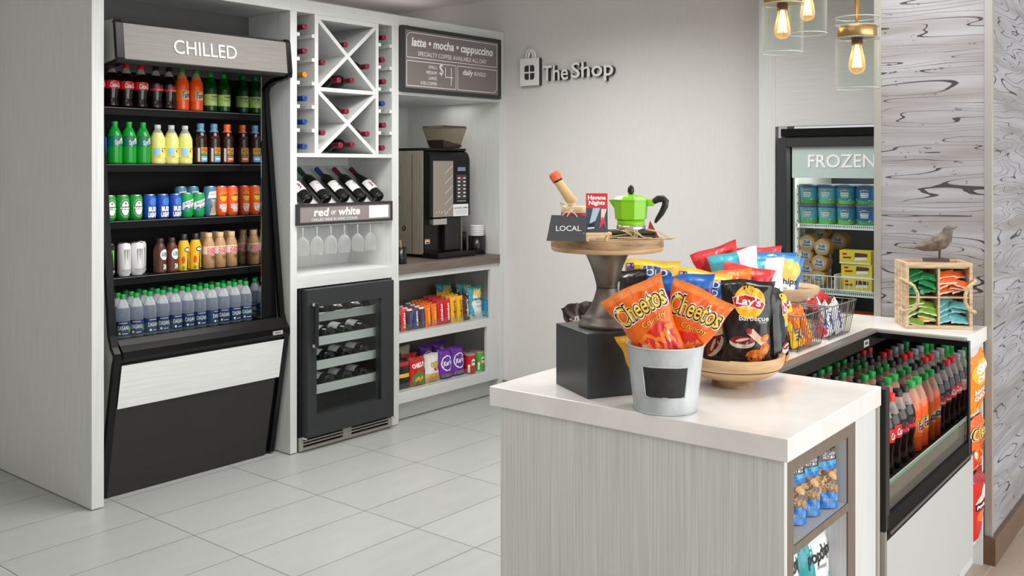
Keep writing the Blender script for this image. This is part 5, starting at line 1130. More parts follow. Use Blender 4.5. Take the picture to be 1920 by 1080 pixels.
q = MB(); q.box(3.60, 3.655, 1.1672, 1.168, .868, .892, M((186, 190, 190), .4)); [q.box(3.61 + .009 * k, 3.616 + .009 * k, 1.1666, 1.1672, .875, .886, BLKM) for k in range(4)]; q.build('badge', t)
MB().box(2.797, 2.815, .878, 1.47, .45, .904, BLKG).build('end_panel', t)
MB().box(2.80, 3.76, 1.47, 1.49, .3, .858, BLKG).build('back_panel', t)
def meshmat():
    m = bpy.data.materials.new('perforated_black'); m.use_nodes = True; tr = m.node_tree; b = tr.nodes['Principled BSDF']; b.inputs['Roughness'].default_value = .4
    tc = tr.nodes.new('ShaderNodeTexCoord'); mp = tr.nodes.new('ShaderNodeMapping'); mp.inputs['Scale'].default_value = (160, 160, 160); ch = tr.nodes.new('ShaderNodeTexChecker'); ch.inputs['Scale'].default_value = 1
    ch.inputs[1].default_value = rgb((12, 12, 12)); ch.inputs[2].default_value = rgb((58, 58, 60)); tr.links.new(tc.outputs['Object'], mp.inputs[0]); tr.links.new(mp.outputs[0], ch.inputs[0]); tr.links.new(ch.outputs[0], b.inputs['Base Color']); return m
MB().box(2.816, 3.7405, .905, 1.468, .505, .520, meshmat()).build('deck', t)
q = MB(); RB = M((206, 186, 166), .5); q.box(2.816, 3.7405, .878, .904, .44, .452, RB)  # ribbed beige panel built in as the floor's reflection in the riser
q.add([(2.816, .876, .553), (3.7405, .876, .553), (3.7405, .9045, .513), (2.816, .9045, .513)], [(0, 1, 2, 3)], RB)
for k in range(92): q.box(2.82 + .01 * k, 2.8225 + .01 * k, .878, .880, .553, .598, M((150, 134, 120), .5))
q.box(2.816, 3.7405, .8805, .884, .553, .605, RB); q.build('floor_reflection_panel', t)
q = MB(); q.box(2.834, 3.745, CVF + .006, CVF + .010, .552, .625, pane(.05)); q.box(2.834, 3.745, CVF + .005, CVF + .011, .625, .628, M((96, 150, 136), .2)); q.build('glass_riser', t)
q = MB(); q.prism([(CVF, .492), (CVF, .545), (CVF + .025, .556), (.876, .552), (.90, .44), (CVF + .01, .44)], 'x', 2.815, 3.80, M((10, 10, 10), .5, 0, .1)); q.box(2.83, 3.83, CVF - .004, CVF, .489, .497, M((90, 88, 84), .35)); q.build('front_lip', t)
q = MB(); q.box(2.815, 3.838, CVF + .004, .872, .112, .489, noisy('white_linen_panel', (182, 185, 183), (192, 194, 192), (120, 120, 120), 4, 3, .5)); q.build('front_panel', t, .001)
MB().box(2.797, 2.815, CVF + .002, .872, 0, .503, M((150, 148, 138), .4, .3)).build('edge_strip', t)
MB().box(2.815, 3.80, .90, .915, 0, .112, LAM).build('toe_kick', t)

KB = {'c': mk_bottle('cola_bottle', 'soda bottle', .245, .0365, SODA, COLA, COLAHI, CAPR, (.42, .60, LRED), a_coke, .74), 'z': mk_bottle('cola_bottle', 'soda bottle', .245, .0365, SODA, COLA, COLAHI, CAPK, (.40, .58, M((20, 16, 16), .35)), a_zero, .74),
      'f': mk_bottle('orange_soda_bottle', 'soda bottle', .245, .0375, SLIM, M((236, 92, 18), .15), clear((222, 178, 150), .4), CAPG, (.22, .48, LORANGE), a_fanta, .70),
      'd': mk_bottle('cola_bottle', 'soda bottle', .245, .0365, SODA, COLA, COLAHI, M((150, 154, 160), .35), (.42, .60, M((170, 172, 176), .35)), a_zero, .74), 's': mk_bottle('lemon_lime_soda_bottle', 'soda bottle', .245, .0375, SODA, clear((30, 176, 60), .62, .08, (90, 230, 110)), clear((40, 190, 80), .5, .08, (110, 240, 130)), CAPG, (.42, .62, M((10, 112, 84), .35)), a_sprite, .74)}
NMK = {'c': 'red-capped cola bottle', 'z': 'black-capped cola bottle', 'f': 'orange soda bottle', 'd': 'grey-capped cola bottle', 's': 'green soda bottle'}
rows = [['f', 'f', 'z', 'z', 'c', 'c', 'd', 'd', 's', 's'], ['f', 'f', 'z', 'z', 'c', 'c', 'd', 'd', 's', 's'], ['f', 'f', 'z', 'z', 'c', 'c', 'd', 'd', 's', 's'], ['f', 'f', 'z', 'z', 'c', 'c', 'd', 'd', 's'], ['f', 'f', 'z', 'z', 'c', 'c']]
RN = ['front row', 'second row', 'third row', 'fourth row', 'back row']
for r, row in enumerate(rows):
    for i, k in enumerate(row):
        if r == 0 and i == 4: k = 'c'
        w = IW(3.698 - .0795 * i, 1.008 + .082 * r, .5205)
        spawn('kb' + k, KB[k], '%s in the %s of the island cooler, %s from its mirrored end' % (NMK[k], RN[r], ORD[i]), w, ROT + rng.uniform(-.15, .15), group='soda bottles in the island cooler')

# chip rack on the far end of the island
def a_sun(q, S, w, h):
    q.flat(ellipse(0, h * .72, w * .46, h * .2, 20), S(.0006), bm((252, 190, 60)), .012)
    q.text('Sun', S(.0014), 0, h * .80, w * .62, h * .17, WH, .06, 0, .06, .012); q.text('CHIPS', S(.0014), w * .02, h * .64, w * .62, h * .10, WH, .05, 0, .06, .012); q.text('WHOLE GRAIN', S(.0012), 0, h * .54, w * .6, h * .03, YEL, .0, maxlen=.012)
    q.text('HARVEST', S(.0014), 0, h * .44, w * .72, h * .08, WH, .04, 0, .05, .012); q.text('CHEDDAR', S(.0014), 0, h * .34, w * .72, h * .08, WH, .04, 0, .05, .012)
    for k in range(5): q.flat(ellipse((-.3 + .15 * k) * w, (.12 + .05 * (k % 2)) * h, w * .12, w * .09, 12, k), S(.001), M((232, 150, 50), .5), .015)
def a_dor(q, S, w, h):
    q.flat([(-w * .4, h * .60), (0, h * .86), (w * .42, h * .66), (w * .1, h * .64)], S(.0006), bm((250, 226, 220)), .012); q.flat([(-w * .36, h * .5), (w * .40, h * .52), (w * .36, h * .62), (-w * .4, h * .60)], S(.001), M((40, 24, 40), .4), .012); q.text('popchips', S(.0016), 0, h * .56, w * .66, h * .07, WH, .05, 0, .0, .012)
    q.flat(ellipse(0, h * .42, w * .3, h * .08, 16), S(.0006), bm((238, 120, 30)), .012)
SN['sun'] = mk_bag('chip_bag', 'chip bag', .215, .235, .07, bm((240, 140, 24)), (), a_sun, 31); SN['che'] = mk_bag('chip_bag', 'chip bag', .20, .205, .06, CHO, (), a_cheet, 32); SN['dor'] = mk_bag('chip_bag', 'chip bag', .20, .275, .06, bm((214, 30, 26)), [(lambda a, b: b > .9, bm((170, 24, 24)))], a_dor, 33, taper=.25)
for k, u, v, z, l, rl, lab in (('sun', 3.945, .885, .6005, R(4), R(-2), 'orange chip bag on the top level of the rack at the island end'), ('che', 3.945, .885, .3855, R(4), R(3), 'orange and red chip bag on the middle level of the rack at the island end'), ('dor', 3.945, .885, .1155, R(4), R(2), 'tall red chip bag at the bottom of the rack at the island end')):
    spawn('sn' + k, SN[k], lab, IW(u, v, z), ROT, l, rl)
# side niche of the island
def a_nut(q, S, w, h):
    q.flat([(-w * .42, h * .24), (w * .42, h * .24), (w * .40, h * .58), (-w * .40, h * .58)], S(.0006), M((120, 96, 72), .4), .012)
    for k in range(34): rg = random.Random(k); q.flat(ellipse(rg.uniform(-.38, .38) * w, rg.uniform(.26, .56) * h, .010, .007, 8, rg.uniform(0, 3)), S(.001 + .00002 * k), M(((206, 176, 120), (92, 60, 40), (176, 140, 90), (190, 130, 70))[k % 4], .5), .012)
    q.text('CASHEW', S(.0012), w * .12, h * .82, w * .46, h * .05, WH, .01, maxlen=.012); q.text('NUT MIX', S(.0012), w * .12, h * .765, w * .44, h * .04, WH, .01, maxlen=.012); q.flat([(-w * .40, h * .62), (w * .40, h * .66), (w * .40, h * .73), (-w * .40, h * .69)], S(.0008), bm((60, 160, 210)), .012)
    q.text('NET WT 6 OZ', S(.0012), w * .06, h * .13, w * .6, h * .028, M((190, 220, 240), .4), maxlen=.012)
SN['nut'] = mk_bag('nut_bag', 'nut bag', .088, .165, .042, bm((34, 116, 190)), [(lambda a, b: b > .70, bm((62, 44, 38)))], a_nut, 41, gusset=True)
for i, (u, v) in enumerate(((2.318, .932), (2.398, .926), (2.483, .910))):
    spawn('snnut', SN['nut'], 'blue and brown nut bag on the island niche shelf, %s' % ('nearest the camera', 'middle of three', 'farthest along the shelf')[i], IW(u, v, .6505), ROT + R((-38, -36, -34)[i]), R(-7), R(2), group='nut bags')
SN['sea'] = mk_bag('chip_bag', 'chip bag', .20, .29, .06, bm((232, 236, 236)), (), a_sea, 42); SN['sea2'] = SN['sea']
for i, (u, v, yw) in enumerate(((2.435, .925, -9), (2.30, .945, -6))): spawn('snsea', SN['sea'], 'white and teal chip bag standing on the lower island niche shelf, %s' % ('far one', 'near one')[i], IW(u, v, .2005 + .1), ROT + R(yw), R(-4), R(3), group='chip bags in the island niche')
for i, (u, v) in enumerate(((2.445, .93), (2.30, .95))):
    q = MB(); q.box(-.068, .068, -.04, .06, 0, .0995, WOOD); o = q.build('display_riser', bevel=.001); tag(o, 'low wooden riser under the %s white chip bag in the niche' % ('far', 'near')[i], 'riser'); place(o, IW(u, v, .2001), ROT)

# ------------------------------------------------------------------ things standing on the island
def onview(px, py, d): return atd(px, py, d)
t = thing('display_cube', 'matt black display cube under the cake stand', 'display block', (0, 0, 0), local=True)
MB().box(-.1, .1, -.1, .1, 0, .173, noisy('black_painted_wood', (44, 46, 47), (52, 54, 55), (1, 1, 1), 30, 3, .30)).build('block', t, .0025)
place(t, IW(2.293, 1.458, ZT), ROT - R(29.7))
CSX = IW(2.300, 1.452, ZT + .173)
t = thing('cake_stand', 'round wooden cake stand on a dark pewter pedestal, on the black cube', 'cake stand', CSX, local=True)
q = MB(); q.lathe([(.078, 0), (.080, .004), (.079, .012), (.070, .017), (.069, .024), (.062, .030), (.048, .050), (.036, .078), (.030, .100), (.029, .108), (.030, .115), (.036, .140), (.047, .172), (.058, .196), (.064, .202), (.066, .210)], PEWTER, 40); q.tube([(.0292 * cos(a), .0292 * sin(a), .108) for a in [2 * PI * i / 28 for i in range(28)]], .0015, BLK, 5, True); q.build('pedestal', t)
def disc_mat(): return WOODD
q = MB(); q.lathe([(.150, .210), (.154, .213), (.156, .222), (.1555, .222)], WOOD, 56); q.lathe([(.1558, .2215), (.1562, .224), (.156, .241), (.153, .245)], WOODD, 56); q.build('platter', t)
TZ = CSX[2] + .245
# slate tag
p = onview(1063, 448.5, 2.57)
t = thing('slate_tag', 'small slate tag reading LOCAL tied with twine', 'tag', p, local=True)
q = MB(); q.add([(x, y, z) for y in (-.003, .003) for x, z in ((-.054, 0), (.050, -.001), (.051, .066), (-.041, .068))], [(0, 1, 2, 3), (7, 6, 5, 4), (0, 4, 5, 1), (1, 5, 6, 2), (2, 6, 7, 3), (3, 7, 4, 0)], M((74, 76, 80), .7))
q.text('LOCAL', lambda x, z: (x, -.0036, z), .004, .033, .066, .014, LET, .01); q.build('slate', t)
RAF = M((226, 204, 160), .7)
q = MB(); k0 = Vector((.012, -.006, .078))
for pts in (((-.018, .004, .060), (-.006, -.008, .074), k0, (.024, -.006, .068), (.030, .002, .058)), ((.0, -.004, .064), (.006, -.008, .074), k0 + Vector((.004, 0, .018)), (-.010, 0, .098), (-.018, .004, .094)), (k0, (.022, -.004, .1), (.010, 0, .104), k0), (k0, (-.012, -.004, .090), (-.020, -.004, .102), (0, -.004, .096), k0)):
    q.tube(pts, .0016, RAF, 6)
q.build('twine', t); place(t, (p[0], p[1], TZ + .0015), face_cam(p), R(-6), 0)
# drum, rattle
p = onview(1078, 446, 2.67)
t = thing('hand_drum', 'small tan wooden drum with magenta band behind the slate tag', 'drum', local=True)
q = MB(); q.lathe([(.036, 0), (.0375, .03), (.0365, .072)], M((214, 180, 134), .5), 32); q.lathe([(.0375, .072), (.038, .075), (.0375, .088), (.034, .089)], M((230, 204, 164), .5), 32); q.build('shell', t)
MB().lathe([(.0378, .058), (.0382, .060), (.0380, .071), (.0376, .072)], M((180, 30, 100), .5), 32, cap=False).build('painted_band', t)
place(t, (p[0], p[1], TZ), 0)
p = onview(1071, 388, 2.665)
t = thing('wooden_rattle', 'pale wooden handle with orange tip resting on the drum', 'rattle', local=True)
q = MB(); q.tube([(.006, 0, -.002), (-.010, 0, .020), (-.030, 0, .050), (-.036, 0, .058)], [.0155, .014, .0125, .0125], M((226, 190, 136), .5), 14); q.build('handle_shaft', t)
MB().tube([(-.0355, 0, .0575), (-.037, 0, .0605), (-.0385, 0, .0635)], [.0132, .0138, .0132], BLK, 14).build('black_band', t)
MB().tube([(-.0375, 0, .062), (-.043, 0, .072), (-.047, 0, .080), (-.049, 0, .0835)], [.0150, .0165, .0155, .008], M((244, 112, 70), .5), 14).build('painted_tip', t)
place(t, (p[0], p[1], TZ + .089 + .010), face_cam(p))
# stool + card box
p = onview(1119, 449, 2.585)
t = thing('mini_bench', 'tiny pale wooden bench holding the Havana Nights box', 'bench', local=True)
q = MB(); q.box(-.038, .038, -.018, .018, .016, .023, M((228, 196, 148), .5)); q.build('bench_top', t, .001)
for sx in (-1, 1):
    for sy in (-1, 1): MB().obox((sx * .027, sy * .010, .008), ((1, 0, sx * -.3), (0, 1, 0), (sx * .3, 0, 1)), (.0035, .004, .009), M((228, 196, 148), .5)).build('leg', t)
place(t, (p[0], p[1], TZ + .0005), face_cam(p) + .1)
def a_hav(q, S, w, h):
    q.flat([(-w * .5, h * .62), (w * .5, h * .62), (w * .5, h), (-w * .5, h)], S(.0004), M((214, 42, 52), .5)); q.flat([(-w * .5, 0), (w * .5, 0), (w * .5, h * .62), (-w * .5, h * .62)], S(.0004), M((58, 72, 92), .5))
    q.text('Havana', S(.0008), 0, h * .89, w * .84, h * .11, WH, .04); q.text('Nights', S(.0008), 0, h * .74, w * .76, h * .14, WH, .04)
    q.flat([(-w * .36, h * .20), (-w * .06, h * .30), (w * .16, h * .62), (-w * .18, h * .62)], S(.0008), M((176, 200, 214), .5)); q.flat([(-w * .46, h * .10), (-w * .12, h * .12), (-w * .10, h * .26), (-w * .36, h * .22)], S(.001), M((30, 30, 34), .5)); q.flat([(-w * .44, h * .08), (-w * .12, h * .10), (-w * .12, h * .13), (-w * .44, h * .12)], S(.0013), WH)
    q.flat([(w * .18, h * .30), (w * .30, h * .30), (w * .46, h * .60), (w * .20, h * .60)], S(.0008), M((240, 216, 190), .5)); q.flat([(w * .10, h * .10), (w * .14, h * .10), (w * .30, h * .24), (w * .40, h * .10), (w * .42, h * .10), (w * .36, h * .32), (w * .18, h * .30)], S(.0012), M((220, 60, 80), .5)); q.flat(ellipse(w * .26, h * .34, w * .1, h * .04), S(.0014), M((226, 80, 96), .5))
o = mk_box('card_box', 'card box', .057, .012, .103, M((200, 206, 60), .5), a_hav)(); o['label'] = 'small red and blue box reading Havana Nights on the tiny bench'; place(o, (p[0], p[1], TZ + .0235), face_cam(p) + .08, R(-4))
# bundle of sticks and moka pot
p = onview(1183, 440, 2.70)
t = thing('cigar_bundle', 'bundle of dark brown sticks tied with raffia under the green pot', 'bundle', local=True)
for r in range(2):
    for i in range(9): MB().tube([(-.062, -.034 + .0085 * i, .0055 + .0105 * r), (.062, -.034 + .0085 * i + .001 * (i % 3), .0055 + .0105 * r)], .0052, M((62, 54, 46) if (i + r) % 2 else (76, 64, 54), .6), 8).build('stick', t)
q = MB(); rg = random.Random(9)
q.tube([(.004, -.042, 0), (.004, -.042, .023), (.004, .042, .023)], .003, RAF, 6); q.tube([(.010, -.043, 0), (.010, -.043, .024), (.010, .042, .024)], .002, RAF, 6)
for k in range(11):
    a = rg.uniform(-.6, .9); x0 = rg.uniform(-.05, .05); L = rg.uniform(.04, .085)
    q.tube([(x0, -.040, .022 + rg.uniform(0, .006)), (x0 + L * .4, -.05, .024 - .01 * rg.random()), (x0 + L * .8 * rg.choice((-1, 1, 1)), -.058, .012 - .014 * rg.random()), (x0 + L * rg.choice((-1, 1, 1)) * 1.1, -.062, .004 - .02 * rg.random() * (rg.random() > .5))], .0011, RAF, 5)
q.build('raffia', t); place(t, (p[0], p[1], TZ + .0005), face_cam(p) + .15)
bz = TZ + .022
t = thing('moka_pot', 'lime green moka coffee pot with black handle and knob', 'coffee pot', local=True)
LIME = M((134, 206, 30), .3)
def octo(prof, m, name, par=None, rot0=.2):
    q = MB(); n = 8; vs = []
    for r, z in prof: vs += [(r * cos(2 * PI * i / n + rot0), r * sin(2 * PI * i / n + rot0), z) for i in range(n)]
    q.add(vs, [(j * n + i, j * n + (i + 1) % n, (j + 1) * n + (i + 1) % n, (j + 1) * n + i) for j in range(len(prof) - 1) for i in range(n)], m); q.add(vs[:n], [tuple(range(n))], m); q.add(vs[-n:], [tuple(range(n))], m); return q.build(name, par)
q = MB(); q.lathe([(.0385, 0), (.040, .004), (.040, .012), (.0375, .014)], CHROME, 28); q.build('base_ring', t)
MB().lathe([(.0375, .014), (.0385, .016), (.0385, .026), (.036, .027)], LIME, 32).build('lower_body', t)
octo([(.037, .027), (.0445, .031), (.0475, .078), (.047, .082)], LIME, 'upper_body', t)
octo([(.0495, .0815), (.0495, .085), (.036, .093), (.016, .098), (.008, .0985)], LIME, 'lid', t)
q = MB(); q.add([(-.040, -.012, .084), (-.040, .012, .084), (-.062, 0, .0835), (-.043, 0, .055), (-.056, 0, .074)], [(0, 1, 2), (0, 2, 4, 3), (1, 3, 4, 2)], LIME); q.build('spout', t)
MB().lathe([(.005, .098), (.0095, .106), (.0085, .116), (.004, .124), (.0001, .125)], BLK, 18).build('knob', t)
MB().box(.044, .064, -.007, .007, .066, .085, LIME).build('hinge_block', t, .002)
MB().tube([(.060, 0, .078), (.074, 0, .086), (.088, 0, .087), (.095, 0, .080), (.093, 0, .066), (.083, 0, .046), (.072, 0, .030), (.066, 0, .020)], [.0085, .010, .0098, .0095, .0090, .0080, .006, .003], BLK, 12).build('handle', t)
place(t, (p[0], p[1], bz), face_cam(p))
pt = onview(1222, 430, 2.72)
t = thing('paper_tag', 'folded dark red paper tag standing beside the green pot', 'tag', local=True)
q = MB(); q.prism([(-.016, 0), (.020, .001), (-.008, .046)], 'y', -.0006, .0006, M((176, 54, 34), .5)); q.build('card', t); place(t, (pt[0], pt[1], TZ + .0005), face_cam(pt), R(-8), R(4))

# galvanised bucket with bags
BK = IW(2.197, 1.213, ZT)
t = thing('metal_bucket', 'galvanised metal bucket with blank chalkboard panel holding orange bags', 'bucket', local=True)
q = MB(); q.lathe([(.0785, .0), (.080, .003), (.0798, .006), (.0975, .162), (.0985, .166), (.0965, .168), (.0945, .165), (.077, .006), (.0001, .005)], GALV, 56); q.tube([(.098 * cos(a), .098 * sin(a), .1655) for a in [2 * PI * i / 56 for i in range(56)]], .0022, GALV, 6, True); q.tube([(.0803 * cos(a), .0803 * sin(a), .003) for a in [2 * PI * i / 48 for i in range(48)]], .0018, GALV, 6, True); q.build('bucket_wall', t)
cone = lambda e: (lambda x, z: ((.0797 + .1135 * z + e) * sin(x / .089), -(.0797 + .1135 * z + e) * cos(x / .089), z))
q = MB(); q.flat([(-.052, .046), (.052, .046), (.056, .122), (-.056, .122)], cone(.0012), noisy('chalkboard', (36, 36, 36), (44, 44, 43), (1, 1, 1), 40, 3, .7), .012); q.build('chalkboard_panel', t)
q = MB(); edge = [(-.052, .046), (0, .045), (.052, .046), (.0545, .085), (.056, .122), (.03, .1225), (0, .123), (-.03, .1225), (-.056, .122), (-.0545, .085)]
q.tube([cone(.0012)(*e) for e in edge], .0024, GALV, 6, True); q.build('panel_rim', t)
place(t, BK, face_cam(BK))
SN['cheL'] = mk_bag('chip_bag', 'chip bag', .172, .245, .055, CHO, [(lambda a, b: b > .93, bm((240, 130, 50)))], a_cheet, 51, taper=.50, nx=26, nz=36)
for px, py, d, roll, lean, yw, lab in ((1266, 703, 2.44, -27, -4, .05, 'orange chip bag tilted to the left in the metal bucket'), (1247, 708, 2.50, 24, -6, -.1, 'orange chip bag tilted to the right in the metal bucket')):
    p = onview(px, py, d); spawn('sncheL', SN['cheL'], lab, p, face_cam(p) + yw, R(lean), R(roll))
def a_yel(q, S, w, h): q.flat([(-w * .4, h * .1), (w * .4, h * .1), (w * .4, h * .5), (-w * .4, h * .5)], S(.0008), bm((228, 90, 30)), .015)
SN['yel'] = mk_bag('chip_bag', 'chip bag', .13, .16, .045, bm((248, 180, 40)), (), a_yel, 52, taper=.4)
for px, py, d, roll, lab in ((1226, 735, 2.53, -14, 'yellow chip bag tucked behind the orange bags at the left of the bucket'),):
    p = onview(px, py, d); spawn('snyel', SN['yel'], lab, p, face_cam(p), R(-4), R(roll))

# bowls
def mk_bowl(rad, h, foot, fh, m, grooves=True):
    def go():
        t = thing('wooden_bowl', '', 'bowl', local=True)
        q = MB(); pr = []
        for k in range(13): a = k / 12 * PI / 2; pr.append((foot * .9 + (rad - foot * .9) * sin(a), fh + (h - fh) * (1 - cos(a)) ** 1.1))
        inn = [(rad - .006, h), (rad - .012, h - .004)] + [(max(.0001, r - .012), z + .010) for r, z in reversed(pr[:-1])]; inn[-1] = (.0001, inn[-1][1])
        q.lathe(pr + [(rad, h + .002), (rad - .003, h + .003)] + inn, m, 56, cap=False)
        q.build('bowl_wall', t)
        if grooves:
            q = MB()
            for f in (8.4,): a = f / 12 * PI / 2; r, z = foot * .9 + (rad - foot * .9) * sin(a) + .0005, fh + (h - fh) * (1 - cos(a)) ** 1.1; q.tube([(r * cos(b), r * sin(b), z) for b in [2 * PI * i / 56 for i in range(56)]], .0011, M((60, 40, 24), .6), 5, True)
            q.build('groove', t)
        q = MB(); q.lathe([(foot * 1.02, 0), (foot, .004), (foot * .97, fh - .004), (foot * 1.03, fh + .004)], WOODD, 40); q.build('foot', t); return t
    return go
BOWLW = noisy('turned_wood', (184, 146, 102), (220, 186, 142), (1.5, 1.5, 10), 7, 5, .42)
B1 = IW(2.549, 1.194, ZT)
o = mk_bowl(.145, .090, .057, .024, BOWLW)(); o['label'] = 'wooden footed bowl holding black chip bags beside the metal bucket'; place(o, B1)
SN['lay'] = mk_bag('chip_bag', 'chip bag', .148, .225, .055, BBK, [(lambda a, b: b > .93, bm((40, 40, 42)))], a_lays, 61, taper=.12, nx=24, nz=34)
for px, py, d, yw, lean, roll, lab in ((1399, 679, 2.685, .05, -4, 1, 'black chip bag facing front in the wooden bowl'), (1459, 688, 2.80, 1.42, -3, 5, 'black chip bag turned sideways at the right of the front bowl'), (1378, 664, 2.775, -.05, -8, -56, 'black chip bag lying slanted behind the front bag, half hidden by the bucket')):
    p = onview(px, py, d); spawn('snlay', SN['lay'], lab, p, face_cam(p) + yw, R(lean), R(roll))
def bowl_at(px, d, z, mk, lab):
    p = onview(px, 300, d); o = mk(); o['label'] = lab; place(o, (p[0], p[1], z)); return o
bowl_at(1232, 3.08, ZT, mk_bowl(.14, .07, .055, .03, BOWLW), 'wooden bowl of pretzel bags behind the metal bucket'); bowl_at(1372, 3.34, ZT, mk_bowl(.14, .07, .055, .03, BOWLW), 'wooden bowl of red and teal bags behind the front bowl')
bowl_at(1470, 3.83, ZT, mk_bowl(.135, .145, .06, .05, noisy('pale_turned_wood', (190, 160, 124), (216, 188, 154), (1.5, 1.5, 8), 7, 5, .5)), 'tall pale wooden bowl of blue and white chip bags behind the wire baskets')
SN['rold'] = mk_bag('pretzel_bag', 'pretzel bag', .18, .245, .06, bm((240, 186, 40)), [(lambda a, b: b > .93, bm((246, 200, 70)))], a_rold, 62, taper=.2)
SN['pur'] = mk_bag('chip_bag', 'chip bag', .17, .23, .055, bm((40, 110, 196)), [(lambda a, b: b < .80, bm((104, 44, 150)))], None, 63, taper=.2)
SN['blk'] = mk_bag('chip_bag', 'chip bag', .17, .23, .06, bm((40, 32, 34)), [(lambda a, b: a < -.15 and .2 < b < .85, bm((214, 214, 216))), (lambda a, b: a < -.55 and b > .5, bm((210, 140, 60)))], None, 64, taper=.2)
SN['redp'] = mk_bag('chip_bag', 'chip bag', .175, .24, .055, bm((206, 34, 40)), [(lambda a, b: b > .9, bm((220, 60, 60)))], a_plain([], WH, .03, .6, .6, .3, under=bm((160, 24, 34))), 65, taper=.2)
SN['teal'] = mk_bag('chip_bag', 'chip bag', .175, .24, .055, bm((80, 184, 204)), [(lambda a, b: a > .25, bm((226, 234, 236)))], a_plain(['popchips'], M((40, 40, 44), .5), .02, .6, .7, .10), 66, taper=.2)
SN['popw'] = mk_bag('chip_bag', 'chip bag', .21, .24, .06, bm((232, 238, 240)), [(lambda a, b: b > .90, bm((90, 160, 200))), (lambda a, b: a > .86, bm((60, 120, 190)))], a_pop('sea salt', bm((74, 178, 204))), 67, taper=.25, nx=24, nz=30)
SN['popb2'] = mk_bag('chip_bag', 'chip bag', .21, .245, .055, bm((56, 130, 200)), (), a_pop('sea salt', bm((40, 110, 180))), 68, taper=.25)
SN['mix'] = mk_bag('snack_mix_bag', 'snack bag', .125, .20, .055, bm((58, 116, 176)), [(lambda a, b: b > .93, bm((200, 206, 214)))], a_mix, 69)
for k, px, ytop, d, h, yw, roll, lab in (('rold', 1222, 488, 3.10, .245, 0, 2, 'yellow and blue pretzel bag, tallest behind the cake stand'), ('blk', 1166, 508, 3.04, .23, -.85, -6, 'black and silver chip bag beside the cake stand stem'), ('pur', 1288, 516, 2.99, .23, .1, -4, 'blue and purple snack bag behind the orange bags'), ('rold', 1322, 508, 3.12, .245, .15, 9, 'yellow and blue pretzel bag leaning right, beside the orange chip bag'),
        ('redp', 1335, 466, 3.42, .24, -.2, -20, 'red chip bag leaning left at the back of the display'), ('teal', 1372, 473, 3.36, .24, .1, -14, 'teal and white chip bag leaning left beside the red one'), ('cheL', 1363, 508, 3.20, .245, .1, -8, 'orange chip bag half hidden above the black chip bag'), ('redp', 1407, 500, 3.30, .24, .2, 10, 'dark red chip bag half hidden in front of the blue and white bags'),
        ('popw', 1457, 480, 3.74, .24, .05, 3, 'large white and blue chip bag at the front of the tall pale bowl'), ('popb2', 1442, 474, 3.80, .245, -.1, -3, 'blue chip bag behind the large white and blue one'), ('redp', 1424, 464, 3.87, .24, .0, -4, 'red chip bag at the very back of the tall pale bowl'), ('teal', 1425, 486, 3.70, .24, -.3, -6, 'teal and white chip bag at the left of the tall pale bowl')):
    if k == 'cheL': h = .245
    p = onview(px, ytop, d); up = h
    base = (p[0] + 0, p[1], p[2] - h * cos(R(roll))); off = -h * sin(R(roll)); base = (base[0] + rt.x * off, base[1] + rt.y * off, base[2])
    spawn('sn' + k, SN[k], lab, base, face_cam(p) + yw, R(-3), R(roll))
p = IW(3.045, 1.315, ZT); spawn('snmix', SN['mix'], 'blue snack mix bag standing between the black bags and the wire baskets', p, face_cam(p) + .3, R(-5), R(3))

# wooden box with dark bars behind the cake stand
p = IW(2.52, 1.64, ZT)
t = thing('wooden_tray', 'small pale wooden tray box holding dark chocolate bars, behind the cake stand', 'box', local=True)
q = MB(); w_, d_, h_ = .075, .05, .15
q.box(-w_, w_, -d_, -d_ + .008, 0, h_, CRATEM); q.box(-w_, w_, d_ - .008, d_, 0, h_, CRATEM); q.box(-w_, -w_ + .008, -d_, d_, 0, h_, CRATEM); q.box(w_ - .008, w_, -d_, d_, 0, h_, CRATEM); q.box(-w_, w_, -d_, d_, .08, .088, CRATEM); q.build('box_wall', t); place(t, p, face_cam(p) + .1)
SN['dk'] = mk_bag('chocolate_bar', 'chocolate bar', .058, .11, .02, bm((58, 44, 44)), (), a_plain(['VI', 'VA'], M((214, 210, 206), .4), .04, .55, .6, .2), 71, nx=8, nz=12)
for i, (dx, dy, rl, yw) in enumerate(((-.045, -.025, -28, .3), (-.012, .0, -14, -.2), (.022, .015, 12, .2), (.045, -.02, 25, -.1))):
    a = face_cam(p) + .1; spawn('sndk', SN['dk'], 'dark wrapped chocolate bar standing in the wooden tray box, %s from the left' % ORD[i], (p[0] + dx * cos(a) - dy * sin(a), p[1] + dx * sin(a) + dy * cos(a), p[2] + .089), a + yw, R(-5), R(rl * .6), group='dark chocolate bars')

